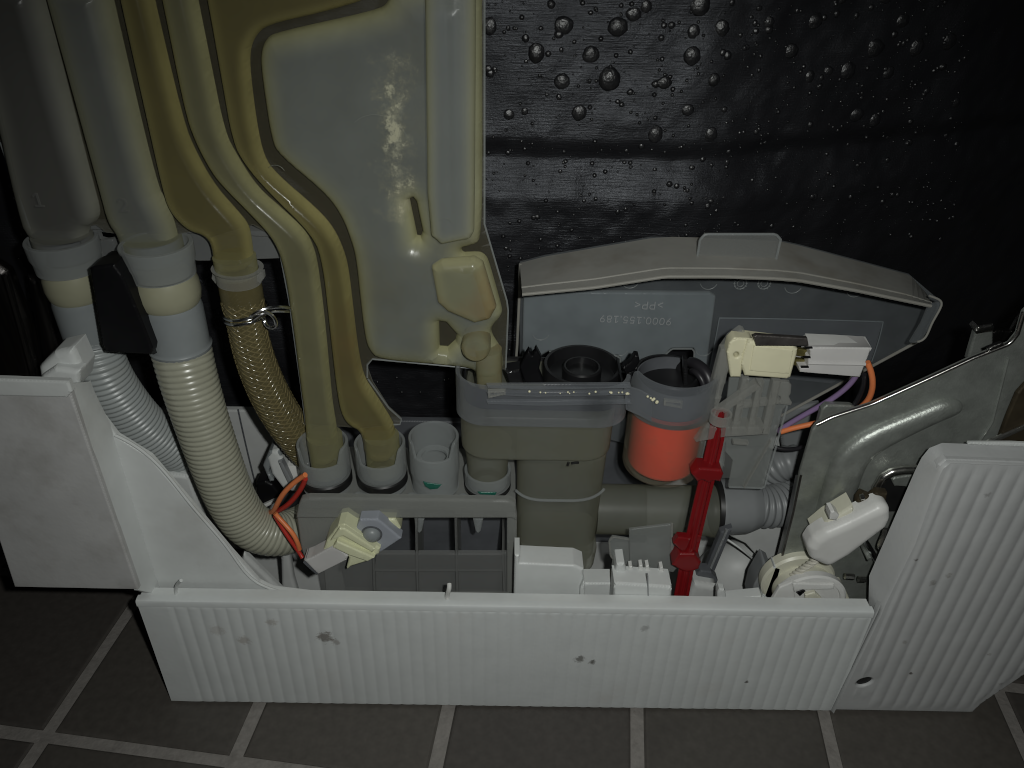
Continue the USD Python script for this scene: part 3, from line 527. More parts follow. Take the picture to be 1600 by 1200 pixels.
# braided hose with its wire clamp
bh = thing('braided_hose', 'golden brown braided hose below the third tank channel', 'hose')
pb = smooth_path([P(372, 428, .047), P(381, 480, .047), P(393, 540, .048), P(414, 600, .050), P(441, 650, .054), P(470, 690, .060), P(505, 725, .068)], 90)
rb = np.interp(np.linspace(0, 1, 90), [0, .06, .12, .2, .5, 1], [.0086, .0090, .0088, .0082, .0090, .0098])
obj('inner_tube', tube(pb, rb, 24), braid_tube_m, bh, smooth=60)
Tt = np.gradient(pb, axis=0); Tt /= np.linalg.norm(Tt, axis=1, keepdims=True); Nn = np.cross(Tt, [1, 0, 0]); Nn /= np.linalg.norm(Nn, axis=1, keepdims=True); Bn = np.cross(Tt, Nn)
Ls = np.r_[0, np.cumsum(np.linalg.norm(np.diff(pb, axis=0), axis=1))]
for sg in (1, -1):
    strands = []
    for k in range(12):
        s = np.linspace(Ls[-1]*.09, Ls[-1], 150); an = sg*s*2*math.pi/.032+2*math.pi*k/12
        I = lambda A: np.c_[[np.interp(s, Ls, A[:, c]) for c in range(3)]].T
        rr = np.interp(s, Ls, rb)-.00026+.00014*np.sign(np.sin(an*8+sg))*1.0
        strands.append(tube(I(pb)+rr[:, None]*(np.cos(an)[:, None]*I(Nn)+np.sin(an)[:, None]*I(Bn)), .00046, 6, caps=False))
    obj('braid', strands, braid_m, bh, smooth=60)
a, b = P(371, 418, .047), P(374, 440, .047); obj('end_collar', lathe(b, a, [(0, .0080), (0, .0092), (.8, .0094), (1, .0106), (1, .0086), (0, .0080)], 36), bracket_m, bh)
for s in (-1, 1): obj('ear', padpx([(371+s*30, 425), (371+s*40, 426), (371+s*41, 436), (371+s*35, 444), (371+s*30, 440)], .044, .003, .0006), bracket_m, bh)
cl = thing('spring_clamp', 'shiny wire spring clamp round the top of the braided hose', 'hose clamp')
for dz in (0, .0022):
    o = P(383, 484, .047)+np.array([0, 0, -dz]); th = np.linspace(0, 2*np.pi, 40, endpoint=False); tl = .0012*np.cos(th)
    obj('wire_turn', tube(np.c_[o[0]+.0094*np.cos(th), o[1]+.0094*np.sin(th), o[2]+tl], .00075, 8, closed=True), chrome, cl)
obj('wire_end', wire([(392, 494, .0375), (410, 484, .038), (430, 480, .041), (452, 481, .046)], .00075), chrome, cl); obj('wire_end', wire([(396, 499, .0375), (414, 489, .039), (434, 486, .043), (452, 487, .047)], .00075), chrome, cl)
obj('eye', wire([(412, 486, .038), (424, 492, .038), (431, 503, .038), (429, 511, .038), (420, 511, .038), (414, 504, .038), (413, 496, .040)], .0008), chrome, cl)

# ================================================================== socket box below the tank outlets
yB = .026
sb = thing('socket_box', 'frosted plastic box with four round sockets, below the two yellow tank outlets', 'socket box')
zTop = Zr(640, 779, yB)
obj('top_rim', padpx([(466, 790), (470, 782), (482, 779), (796, 783), (806, 789), (808, 816), (800, 811), (462, 811)], yB, .004, .0015), box_m, sb)
xa, xb = P(472, 790, yB)[0], P(806, 790, yB)[0]
m = trimesh.creation.box((xb-xa, .046, .0016)); zPl = .1150; m.apply_translation(((xa+xb)/2, yB+.0265, zPl-.0008)); obj('top_plate', m, box_m, sb)
obj('left_cheek', padpx([(463, 806), (560, 806), (520, 872), (503, 880), (476, 876), (470, 855)], yB+.002, .002, .001), box_m, sb)
obj('right_cheek', padpx([(792, 806), (808, 806), (806, 945), (792, 945)], yB+.002, .003, .0008), box_m, sb)
obj('lower_wall', padpx([(503, 864), (792, 864), (797, 960), (512, 960)], yB+.004, .002, .0006), box_clear, sb)
obj('cross_bar', padpx([(588, 866), (787, 866), (787, 894), (584, 894)], yB+.002, .002, .0006), box_clear, sb)
for px0 in ((583, 866), (650, 812), (712, 812), (786, 866)): obj('divider', bar(px0, (px0[0]+3, 955), .0012, yB+.0015, .03, .0003), box_clear, sb)
obj('lower_edge', padpx([(500, 932), (795, 934), (795, 950), (500, 950)], yB-.004, .004, .0008), box_m, sb)
for cx in (655, 747): obj('prong', padpx([(cx-8, 812), (cx+8, 812), (cx+4, 830), (cx, 834), (cx-4, 830)], yB+.004, .006, .0006), cup_m, sb)
m = trimesh.creation.box((xb-xa-.006, .002, zPl-.015)); m.apply_translation(((xa+xb)/2, yB+.045, .0125+(zPl-.015)/2)); obj('back_wall', m, dark_grey_plastic, sb)
m = trimesh.creation.box((xb-xa-.006, .046, .0012)); m.apply_translation(((xa+xb)/2, yB+.026, .0125)); obj('floor_plate', m, box_m, sb)
yC = .045
def socket(cx, rim, foot, r, seal, notch=True, top_frac=1.0):
    k = mpp(cx, (rim+foot)/2, yC); r *= k; z1, z0 = Zr(cx, rim, yC), Zr(cx, foot, yC); x = P(cx, (rim+foot)/2, yC)[0]; p0, p1 = np.array([x, yC, z0]), np.array([x, yC, z1]); h = z1-z0
    cut = (lambda a: .0075*float(np.clip((1.02-abs((a+math.pi) % (2*math.pi)-math.pi))/.22, 0, 1))) if notch else None
    so = obj('socket', lathe(p0, p1, [(.12, 0), (.12, r*.84), (0, r*.86), (0, r*.93), (.35, r*.97), (.36, r), (.985, r), (1, r*.97), (1, r*.90), (.985, r*.88), (.4, r*.86), (.2, r*.8), (.2, 0)], 64, cut), cup_m, sb)
    obj('neck', lathe([x, yC, zPl-.006], [x, yC, z0+.002], [(0, 0), (0, r*.72), (1, r*.72), (1, 0)], 40), sump_m if seal else cup_m, sb)
    if seal: obj('seal_ring', lathe([x, yC, z0+h*.10], [x, yC, z0+h*.30], [(0, r*.6), (0, r*.96), (.15, r*1.012), (.85, r*1.012), (1, r*.96), (1, r*.6), (0, r*.6)], 48), black_rubber, so)
    obj('socket_foot', lathe([x, yC, z0-.0045], [x, yC, z0+.0005], [(0, 0), (0, r*.70), (.6, r*.92), (1, r*.97), (1, 0)], 48), cup_m, so)
socket(508, 690, 758, 39, True); socket(596, 690, 756, 39, True); socket(679, 680, 758, 38.5, False); socket(762, 732, 762, 36, True, notch=False)
obj('inner_ledge', lathe([P(679, 720, yC)[0], yC, Zr(679, 716, yC)], [P(679, 720, yC)[0], yC, Zr(679, 712, yC)], [(0, .0062), (0, .0086), (1, .0086), (1, .0062), (0, .0062)], 48), cup_m, sb)
for cx in (560, 643, 723): obj('screw_hole', lathe([P(cx, 772, .036)[0], .036, zPl-.0004], [P(cx, 772, .036)[0], .036, zPl+.0018], [(0, .0028), (.8, .0026), (1, .002), (1, .0012), (0, .0012)], 24), cup_m, sb)
gr = obj('green_fragment', padpx([(661, 753), (668, 755), (690, 758), (684, 764), (672, 765), (664, 760)], yC-.0126, .0006, .0003), green_m); tag(gr, 'dark green plastic fragment at the foot of the empty third socket', 'fragment')
gr = obj('green_fragment', padpx([(746, 769), (776, 770), (774, 774), (750, 773)], yC-.0118, .0006, .0003), green_m); tag(gr, 'thin dark green sliver under the fourth socket', 'fragment')

# valve plug in the box
vp = thing('valve_switch', 'small valve switch with grey button plate and pale yellow body, lying in the box opening', 'valve')
yV = .020
obj('button_plate', padpx([(552, 836), (562, 812), (590, 811), (627, 842), (594, 864), (586, 860)], yV, .006, .001), grey_blue, vp)
obj('rear_body', padpx([(590, 811), (618, 812), (626, 826), (625, 840), (612, 832)], yV+.005, .008, .0012), pale_green, vp)
bc = P(581, 834, yV); bt_ = obj('button', lathe(bc+[0, .002, 0], bc-[0, .0035, 0], [(0, .0044), (.45, .0044), (.75, .0038), (.95, .0024), (1, 0)], 36), cuff_grey, vp)
obj('button_rim', lathe(bc+[0, .002, 0], bc-[0, .0006, 0], [(0, .0044), (0, .0053), (1, .0050), (1, .0044), (0, .0044)], 36), dark_grey_plastic, bt_)
obj('body', padpx([(504, 862), (510, 846), (528, 822), (538, 820), (594, 858), (592, 866), (580, 874), (574, 878), (548, 886), (543, 891), (541, 888), (545, 872), (530, 858), (522, 856)], yV-.003, .012, .0012), pale_green, vp)
obj('body_step', padpx([(520, 856), (526, 846), (585, 872), (574, 878), (560, 873), (545, 868)], yV-.006, .004, .0008), pale_green, vp)
obj('body_step', padpx([(516, 846), (530, 826), (538, 826), (586, 858), (582, 864), (536, 838)], yV-.005, .004, .0008), pale_green, vp)
obj('plug', padpx([(475, 876), (486, 872), (522, 853), (544, 869), (541, 876), (497, 898)], yV-.004, .008, .0008), grey_plug, vp)
obj('plug_edge', padpx([(473, 880), (478, 872), (497, 897), (494, 899)], yV-.003, .007, .0005), dark_grey_plastic, vp)

# wires, relay and latch at the left of the box
lc = thing('latch_housing', 'grey white plastic latch housing beside the orange wires', 'latch')
obj('body', padpx([(416, 716), (424, 706), (434, 704), (452, 740), (458, 765), (444, 768), (424, 742)], .062, .012, .002), white, lc)
obj('groove', padpx([(434, 722), (440, 722), (456, 752), (452, 760), (444, 744)], .060, .004, .0006), grey_pipe, lc)
obj('bezel', padpx([(410, 728), (420, 706), (436, 704), (440, 713), (424, 718), (420, 738), (428, 752), (421, 754)], .0625, .014, .0012), cuff_grey, lc)
bowl = P(463, 730, .075); obj('bowl', lathe(bowl+[0, 0, -.012], bowl+[0, 0, .010], [(0, 0), (0, .006), (.2, .010), (.6, .012), (1, .011), (1, 0)], 36), white_nylon, lc)
rl = thing('black_connector', 'black socket with a white front edge on the wall above the hose bend', 'connector')
obj('shell', padpx([(400, 756), (414, 752), (426, 758), (438, 774), (434, 782), (406, 795), (401, 784)], .066, .010, .0015), black_plastic, rl); obj('edge', padpx([(404, 793), (432, 780), (434, 784), (406, 798)], .064, .003, .0005), white_nylon, rl)
def cable(name, pts, r, m, label): tag(obj(name, wire(pts, r), m, smooth=60), label, 'wire')
cable('wire', [(477, 742, .028), (460, 754, .030), (444, 770, .031), (432, 790, .034), (422, 800, .042)], .0013, wire_orange, 'bright orange wire running up from the black connector to the socket box')
cable('wire', [(477, 748, .030), (466, 770, .032), (450, 788, .034), (434, 798, .038), (416, 800, .048)], .0013, wire_red, 'dark red wire sagging just under the bright orange wire')
cable('wire', [(430, 802, .030), (444, 818, .028), (456, 832, .026), (464, 846, .026), (468, 858, .027)], .0012, wire_orange, 'orange wire running down to the grey plug beside the box')
cable('wire', [(430, 806, .031), (442, 826, .030), (454, 844, .028), (464, 858, .027), (473, 872, .025)], .0011, wire_red, 'dark red wire below the lower orange wire, ending at the grey plug')

# ================================================================== sump housing, float and caps
yS = .030
sp = thing('sump_housing', 'cloudy yellowish sump housing with clear rim, right of the socket box', 'sump')
def plan(pxs, row, y0, depth, r=.006):
    """rounded rectangle plan from two picture columns on the front plane"""
    a, b = P(pxs[0], row, y0)[0], P(pxs[1], row, y0)[0]
    return list(shapely.box(a, y0, b, y0+depth).buffer(-r).buffer(r, quad_segs=10).exterior.coords)[:-1]
zR0, zR1 = Zr(850, 660, yS), Zr(850, 606, yS-.002)
pu = plan((716, 968), 640, yS, .052, .012); obj('upper_body', upright(pu, Zr(850, 722, yS), Zr(850, 655, yS), .985), sump_m, sp, smooth=40)
pr = plan((709, 990), 620, yS-.002, .058, .014); obj('rim', shell_wall(pr, Zr(850, 663, yS), zR1, .0018, zt=lambda x, y: zR1-(.020 if (y > yS+.045 or (x > P(960, 620, yS)[0] and y > yS+.010)) else 0)), rim_m, sp, smooth=40)
pl = plan((806, 945), 780, yS+.004, .045, .010); obj('lower_body', upright(pl, Zr(870, 884, yS+.004), Zr(870, 720, yS+.004), .93), sump_m, sp, smooth=40)
obj('lower_foot', upright(plan((812, 934), 870, yS+.002, .03, .006), Zr(870, 895, yS+.002), Zr(870, 862, yS+.002), .95), sump_m, sp, smooth=40)
obj('moulding_line', wire([(806, 766, yS+.0035), (825, 778, yS+.0032), (870, 782, yS+.003), (920, 779, yS+.0032), (944, 764, yS+.0035)], .0007), cup_m, sp)
for (za, zb, yy_) in ((601, 608, -.0035), (613, 619, -.0035), (627, 633, -.003)):
    obj('rim_flange', padpx([(760, za), (985, za-1), (987, zb-1), (840, zb+2), (762, zb-1)], yS+yy_, .0015, .0005), rim_m, sp)
obj('rim_clip', padpx([(762, 612), (790, 611), (790, 617), (763, 623)], yS-.0042, .002, .0003, holes=[[(766, 615.5), (787, 613.5), (787, 615.5), (766, 619.5)]]), bracket_m, sp)
obj('rim_clip', padpx([(1038, 626), (1067, 628), (1066, 639), (1037, 634)], .0262, .002, .0003, holes=[[(1041, 629), (1064, 631), (1063, 636), (1041, 632)]]), bracket_m, sp)
xt = P(762, 700, .045)[0]; obj('outlet_stub', lathe([xt, .045, Zr(762, 748, .045)], [xt, .045, Zr(762, 690, .045)], [(0, 0), (0, .0088), (.2, .0096), (.7, .0105), (1, .0118), (1, 0)], 44), sump_m, sp)
fx, fy, fr = P(1036, 700, .045)[0], .045, .0188
zf0, zf1, zf2 = Zr(1036, 764, fy-fr), Zr(1036, 668, fy-fr), Zr(1036, 606, fy-fr)
obj('float_chamber', lathe([fx, fy, zf0], [fx, fy, zf1], [(0, 0), (0, fr*.94), (.02, fr*.98), (.06, fr), (1, fr*1.01), (1, fr*.93), (.1, fr*.92), (.08, 0)], 64), float_wall, sp)
obj('float_rim', lathe([fx, fy, zf1-.001], [fx, fy, zf2], [(0, fr*.93), (0, fr*1.04), (.1, fr*1.06), (.97, fr*1.06), (1, fr*1.03), (1, fr*.98), (0, fr*.93)], 64, cut=lambda a: .011*float(np.clip((abs((a+math.pi) % (2*math.pi)-math.pi)-1.35)/.2, 0, 1))), rim_m, sp)
obj('rim_bridge', ruled([P(975, 604, yS-.002), P(1000, 612, .029), P(1018, 622, .0265)], [P(978, 640, yS-.001), P(1000, 650, .029), P(1018, 660, .0265)], .0015), rim_m, sp)
obj('float_bead', lathe([fx, fy, zf1-.0004], [fx, fy, zf1+.0012], [(0, fr*.9), (0, fr*1.06), (1, fr*1.07), (1, fr*.9), (0, fr*.9)], 64), float_wall, sp)
px_, pz_ = P(930, 795, .06), P(1118, 792, .06)
obj('side_pipe', lathe(px_, [pz_[0], .06, px_[2]], [(0, 0), (0, .0135), (.93, .0135), (.95, .0142), (1, .0142), (1, 0)], 44), sump_m, sp)
obj('side_cup', lathe([fx, .055, zf0-.012], [fx, .055, zf0+.004], [(0, 0), (0, .012), (.4, .016), (1, .017), (1, 0)], 44), sump_m, sp)
for i in range(16):
    a = rng.uniform(815, 985); q = P(a, 614+rng.normal(0, 1.6), yS-.0036); s = trimesh.creation.icosphere(subdivisions=1, radius=rng.uniform(.0003, .0007)); s.apply_translation(q)
    obj('scale_crumb', s, cream, sp)
for i in range(7):
    a = rng.uniform(1006, 1028); q = P(a, 612+(a-1006)*.8+rng.normal(0, 1.5), .0268); s = trimesh.creation.icosphere(subdivisions=1, radius=rng.uniform(.0004, .0009)); s.apply_translation(q); obj('scale_crumb', s, cream, sp)
for (a, b, c, d) in ((887, 727, 889, 722), (893, 724, 904, 723)): obj('dark_fleck', wire([(a, b, yS+.0028), ((a+c)/2, (b+d)/2-.5, yS+.0026), (c, d, yS+.0028)], .0006), black_rubber, sp)
obj('added_dark_plate', padpx([(800, 582), (1108, 586), (1108, 650), (800, 650)], .078, .003, .001), black_plastic, sp)  # black plate added so the sump opening looks dark inside
pi = plan((722, 978), 620, yS+.004, .046, .012); obj('added_dark_wall', shell_wall(pi, Zr(850, 652, yS)+.001, zR1-.006, .001, zt=lambda x, y: zR1-(.022 if y > yS+.035 else .006)), black_gloss, sp, smooth=40)  # black wall added behind the clear rim to make it look dark
obj('chamber_insert', lathe([fx, fy, zf1+.0016], [fx, fy, zf2-.006], [(0, 0), (0, fr*.90), (1, fr*.91), (1, fr*.88), (.1, fr*.87), (.1, 0)], 48), dark_grey_plastic, sp)
fl = obj('orange_float', lathe([fx, fy, zf0+.0022], [fx, fy, zf1-.0008], [(0, 0), (0, fr*.84), (.06, fr*.88), (.94, fr*.89), (1, fr*.86), (1, 0)], 64), orange_float_m); tag(fl, 'bright orange red round float inside its clear chamber', 'float')
def cap(px, py, y, rx, label, inner=True):
    t = thing('screw_lid', label, 'cap'); k = mpp(px, py, y); r = rx*k; o = P(px, py, y)
    obj('ring', lathe(o-[0, 0, .004], o+[0, 0, .004], [(0, r*.84), (0, r), (.8, r), (1, r*.97), (1, r*.90), (.5, r*.86), (0, r*.84)], 60), black_gloss, t)
    obj('dish', lathe(o-[0, 0, .006], o-[0, 0, .002], [(0, 0), (0, r*.86), (1, r*.86), (.8, r*.5), (.8, 0)], 48), black_gloss, t)
    if inner: obj('knob', lathe(o-[0, 0, .005], o+[0, 0, .003], [(0, r*.5), (.9, r*.5), (1, r*.46), (1, r*.42), (.6, r*.4), (.6, 0)], 40), black_gloss, t)
    return t
cap(909, 580, .062, 61, 'wide black screw cap with inner knob in the sump opening')
c2_ = cap(1042, 590, .050, 50, 'black cap above the orange float chamber', inner=False)
obj('post', padpx([(1068, 562), (1074, 562), (1076, 615), (1070, 615)], .044, .004, .0005), black_gloss, c2_)
clp = thing('black_clip', 'small black clip at the left end of the sump opening', 'clip')
obj('jaw', padpx([(820, 600), (812, 575), (820, 558), (826, 548), (832, 556), (838, 545), (846, 560), (842, 580), (850, 600)], .048, .004, .001), black_plastic, clp); obj('foot', padpx([(790, 582), (812, 578), (818, 600), (795, 600)], .046, .008, .001), black_gloss, clp)
clp = thing('black_clip', 'black twisted clip between the two black caps', 'clip')
obj('jaw', padpx([(972, 575), (985, 566), (992, 555), (998, 556), (1000, 566), (992, 580), (978, 586)], .050, .004, .001), black_plastic, clp); obj('tail', padpx([(978, 585), (996, 572), (1004, 600), (984, 600)], .052, .004, .001), black_gloss, clp)
cable('black_cable', [(1080, 566, .050), (1095, 574, .044), (1106, 588, .040), (1109, 606, .038), (1104, 620, .040)], .0026, wire_black, 'thick black cable looping down beside the cap above the float chamber')
cable('black_cable', [(1082, 580, .046), (1092, 586, .041), (1098, 596, .039), (1098, 612, .038)], .0016, wire_black, 'thin black cable inside the thick looping cable')

# ================================================================== splash hood
yH = .092
hd = thing('splash_hood', 'frosted grey hood with slanted top lip against the black wall', 'hood')
front = [(816, 458), (930, 447), (1040, 430), (1130, 430), (1212, 433), (1250, 436), (1340, 452), (1456, 476)]
rear = [(812, 411), (850, 401), (1018, 372), (1050, 370), (1090, 371), (1218, 377), (1250, 384), (1422, 430), (1449, 460)]
fr_s = smooth_path([P(*q, .056) for q in front], 60) if False else np.array([np.interp(np.linspace(0, 1, 61), np.linspace(0, 1, len(front)), [P(*q, .056)[k] for q in front]) for k in range(3)]).T
def resample(pts, n=61):
    p = np.array(pts); t = np.r_[0, np.cumsum(np.linalg.norm(np.diff(p, axis=0), axis=1))]; return np.c_[[np.interp(np.linspace(0, t[-1], n), t, p[:, k]) for k in range(3)]].T
fr_s = resample([P(*q, .056) for q in front]); re_s = resample([P(*q, yH) for q in rear])
obj('lip', ruled(re_s, fr_s, .0015), hood_m, hd, smooth=30)
obj('lip_edge', tube(fr_s+[0, 0, -.0007], .0006, 10), hood_m, hd, smooth=60)
obj('lip_bead', tube(fr_s*.82+re_s*.18+[0, 0, -.0002], .0007, 8), hood_m, hd, smooth=60)
plate = [(812, 411), (850, 401), (1018, 372), (1218, 377), (1250, 384), (1422, 430), (1462, 464), (1470, 470), (1467, 482), (1440, 530), (1433, 534), (1370, 568), (1215, 652), (1200, 700), (1000, 700), (812, 650)]
slot1 = [(858, 549), (966, 556), (970, 562), (970, 600), (846, 600), (846, 556)]; slot2 = [(1003, 562), (1038, 558), (1046, 548), (1050, 545), (1084, 545), (1086, 550), (1082, 610), (1003, 610)]
obj('back_plate', padpx(plate, yH, .0018, .0006, holes=[slot1, slot2], grid=(.006, .006)), hood_plate_m, hd)
obj('raised_pad', padpx([(818, 456), (1110, 458), (1119, 464), (1104, 575), (1092, 600), (815, 600)], yH-.003, .0025, .0012, rc=.001, holes=[slot1, slot2]), hood_pad_m, hd)
obj('recess_frame', padpx([(1124, 497), (1380, 503), (1362, 562), (1300, 600), (1110, 580)], yH-.0016, .0012, .0004), clear_dark, hd)
for e in (([(1124, 497), (1250, 499), (1380, 503)]), ([(1124, 497), (1116, 540), (1108, 580)]), ([(1380, 503), (1372, 535), (1362, 565)])): obj('recess_edge', tube(smooth_path([P(*q, yH-.002) for q in e], 12), .0003, 8), hood_pad_m, hd)
obj('end_flange', ruled([P(*q, .058) for q in ((1452, 476), (1440, 505), (1422, 535))], [P(*q, .058) for q in ((1471, 473), (1460, 500), (1437, 536))], .0012), hood_plate_m, hd)
obj('end_edge', tube(smooth_path([P(*q, .0575) for q in ((1452, 462), (1465, 467), (1471, 473), (1468, 484), (1455, 508), (1440, 532), (1433, 534))], 40), .0005, 8), hood_m, hd)
obj('lower_edge', tube(resample([P(*q, yH-.0012) for q in ((1433, 534), (1370, 568), (1220, 650))], 20), .0008, 8), hood_m, hd)
obj('left_edge', tube(resample([P(*q, yH-.002) for q in ((813, 412), (812, 450), (808, 540), (805, 580))], 20), .0007, 8), hood_m, hd)
for e in ([(858, 549), (912, 552), (962, 556), (969, 559), (970, 575)], [(1003, 562), (1036, 558), (1042, 552), (1050, 545), (1082, 545), (1085, 550), (1084, 575)]):
    obj('slot_edge', tube(resample([P(*q, yH-.0036) for q in e], 30), .00045, 8), cup_m, hd)
obj('grip_tab', padpx([(1086, 417), (1088, 408), (1094, 374), (1102, 366), (1212, 366), (1220, 374), (1216, 395), (1208, 420)], .074, .0016, .0008, rc=.001), tab_m, hd)
obj('tab_edge', tube(resample([P(*q, .0736) for q in ((1088, 412), (1094, 374), (1102, 366), (1212, 366), (1220, 374), (1210, 416))], 40), .0006, 8), cup_m, hd)
yt = yH-.0031
obj('moulded_lettering', text_on_plane('>PP<', 1012, 477, yt, .0042, math.pi), letter_m, hd, smooth=False); obj('moulded_lettering', text_on_plane('9000.155.189', 995, 500, yt, .0038, math.pi-.03), letter_m, hd, smooth=False)
for cx in (1157, 1194):
    obj('date_mark', [ring(cx, 443, yH-.0004, .0030, .00022), ring(cx, 443, yH-.0004, .0016, .00018)]+[tube([P(cx+11*math.cos(t), 443+10*math.sin(t), yH-.0006), P(cx+8*math.cos(t), 443+7*math.sin(t), yH-.0006)], .0002, 5) for t in np.linspace(0, 2*np.pi, 12, endpoint=False)], cup_m, hd)
for (cx, cy) in ((1108, 440), (1240, 446), (1337, 452), (985, 438), (845, 520), (968, 545), (1100, 545)): obj('pin_mark', ring(cx, cy, yH-.0034 if cy > 470 else yH-.0004, .0042, .0002, math.pi*1.1, math.pi*1.9), cup_m, hd)

# ================================================================== microswitch, connector and its holder
yM = .034
bk_ = thing('switch_holder', 'clear ladder shaped plastic holder below the cream microswitch', 'holder')
def rail(a, b, w, y=yM, th=.004): obj('rail', bar(a, b, w, y, th), bracket_m, bk_)
rail((1137, 546), (1116, 625), .0056); rail((1120, 620), (1100, 668), .0048, yM+.001); rail((1166, 592), (1148, 680), .0032); rail((1190, 598), (1172, 680), .0030); rail((1215, 596), (1196, 680), .0036)
obj('diagonal', bar((1112, 655), (1186, 602), .0034, yM-.002, .004), bracket_m, bk_)
obj('shelf', padpx([(1083, 685), (1104, 668), (1195, 668), (1192, 680), (1130, 684), (1088, 692)], yM-.003, .008, .0008), bracket_m, bk_)
obj('cross_bar', bar((1150, 636), (1218, 628), .0032, yM+.0015, .003), bracket_m, bk_); obj('cross_bar', bar((1146, 693), (1170, 695), .0016, yM-.001, .003), bracket_m, bk_)
obj('back_sheet', padpx([(1140, 590), (1234, 596), (1234, 630), (1224, 640), (1193, 764), (1138, 762), (1145, 720), (1128, 700)], yM+.005, .0014, .0005), clear_grey, bk_)
obj('sheet_edge', tube(resample([P(*q, yM+.0045) for q in ((1230, 634), (1212, 700), (1194, 763), (1139, 761))], 30), .0005, 6), cup_m, bk_)
obj('sheet_rib', bar((1205, 690), (1163, 763), .0008, yM+.003, .003, .0002), bracket_m, bk_)
hl = [(1217+3.2*math.cos(t), 623+4*math.sin(t)) for t in np.linspace(0, 6.283, 12)]
obj('ear', padpx([(1208, 598), (1232, 597), (1237, 602), (1236, 615), (1233, 620), (1238, 630), (1236, 634), (1206, 630)], yM+.002, .002, .0005, holes=[hl]), bracket_m, bk_)
for (cy, r) in ((652, 17), (731, 19)):
    o = P(1126 if cy < 700 else 1108, cy, .030); r *= mpp(1110, cy, .03); obj('guide_ring', lathe(o-[0, 0, .0022], o+[0, 0, .0022], [(0, r*.74), (0, r), (1, r), (1, r*.74), (0, r*.74)], 40), bracket_m, bk_)
obj('guide_tube', padpx([(1092, 690), (1136, 690), (1134, 732), (1086, 735)], .036, .006, .002), clear_grey, bk_)
obj('top_post', padpx([(1126, 548), (1140, 528), (1158, 515), (1164, 517), (1164, 534), (1144, 545), (1134, 600), (1118, 606)], yM+.003, .004, .0008), bracket_m, bk_)
ms = thing('microswitch', 'cream microswitch with a dark metal lever on its clear holder', 'switch')
mb_ = obj('body', padpx([(1168, 532), (1240, 541), (1247, 546), (1246, 553), (1236, 590), (1230, 593), (1164, 588), (1158, 570)], yM-.003, .009, .0012), cream, ms)
obj('label_face', padpx([(1178, 540), (1240, 547), (1233, 585), (1172, 580)], yM-.0036, .002, .0005), cream, mb_)
lug_h = [(1151+4*math.cos(t), 555+4*math.sin(t)) for t in np.linspace(0, 6.283, 14)]
obj('lug', padpx([(1140, 536), (1148, 528), (1176, 530), (1172, 545), (1164, 548), (1158, 590), (1142, 590), (1136, 552)], yM-.002, .006, .001, holes=[lug_h]), cream, mb_)
obj('lever', padpx([(1178, 526), (1182, 524), (1262, 529), (1264, 541), (1182, 541)], yM-.006, .0022, .0005), mat('dark_lever_metal', (.11, .10, .095), .5, .5, metallic=.7, noise=.35, scale=120, bump=.3), ms)
for dy in (0, 16): obj('terminal', padpx([(1240, 545+dy), (1262, 547+dy), (1260, 558+dy), (1238, 555+dy)], yM-.002, .002, .0004), brass, ms)
cn = thing('plug_connector', 'white plug housing on the right end of the microswitch', 'connector')
lf_ = obj('lower_face', padpx([(1266, 543), (1362, 544), (1344, 590), (1250, 582), (1249, 574), (1262, 574), (1263, 560), (1266, 558)], yM-.0065, .010, .0007), grey_plug, cn)
obj('upper_face', ruled([P(1258, 521, yM+.004), P(1305, 523, yM+.004), P(1352, 526, yM+.004)], [P(1266, 543, yM-.0062), P(1314, 543.5, yM-.0062), P(1362, 544, yM-.0062)], .0012), white_nylon, cn)
obj('ridge', tube([P(1262, 567, yM-.0066), P(1352, 569, yM-.0066)], .0008, 8), grey_plug, cn)
for dy in (0, 15, 30): obj('slit', padpx([(1258-dy*.2, 543+dy), (1270-dy*.2, 543+dy), (1270-dy*.2, 545+dy), (1258-dy*.2, 545+dy)], yM-.0072, .001, .0001), black_plastic, lf_)
cable('wire', [(1355, 566, .032), (1362, 585, .032), (1363, 605, .033), (1352, 630, .036), (1325, 647, .040), (1280, 660, .044), (1220, 675, .048)], .00135, wire_orange, 'orange wire curving from the white plug down behind the clear holder')
cable('wire', [(1338, 586, .034), (1315, 612, .038), (1280, 635, .043), (1245, 655, .047), (1215, 674, .050)], .0013, wire_violet, 'violet wire running from under the white plug to the clear holder')
cable('wire', [(1350, 585, .034), (1346, 612, .036), (1330, 638, .039), (1300, 665, .045), (1262, 695, .052), (1235, 702, .056), (1210, 698, .060)], .0011, wire_black, 'thin black wire crossing the orange wire in front of the steel plate')

# ================================================================== red rod, pipe hose, lever
rd = thing('red_rod', 'long red plastic rod with collars in front of the side pipe', 'rod')
yR = .022
rp = [P(1126, 640, .034), P(1118, 690, .032), P(1106, 742, .028), P(1090, 810, .024), P(1074, 880, .020), P(1060, 955, .016)]
q = resample(rp, 30); obj('shaft', tube(q, .0022, 10), red_plastic, rd); 
for sx in (-1, 1): obj('fin', [hull([a+[sx*.0037, -.0004, 0] for a in q[i:i+2]]+[a+[sx*.0037, .0008, 0] for a in q[i:i+2]]+[a+[0, -.0006, 0] for a in q[i:i+2]]+[a+[0, .0010, 0] for a in q[i:i+2]]) for i in range(29)], red_plastic, rd)
obj('fin', tube(q+[0, -.0021, 0], .0008, 6), red_plastic, rd)
obj('collar', padpx([(1081, 742), (1092, 732), (1128, 735), (1131, 742), (1126, 754), (1116, 752), (1108, 756), (1098, 751), (1090, 754)], .0235, .008, .0012), red_plastic, rd)
obj('collar', padpx([(1050, 884), (1062, 866), (1086, 866), (1096, 880), (1092, 890), (1076, 896), (1064, 892)], .0165, .008, .0012), red_plastic, rd)
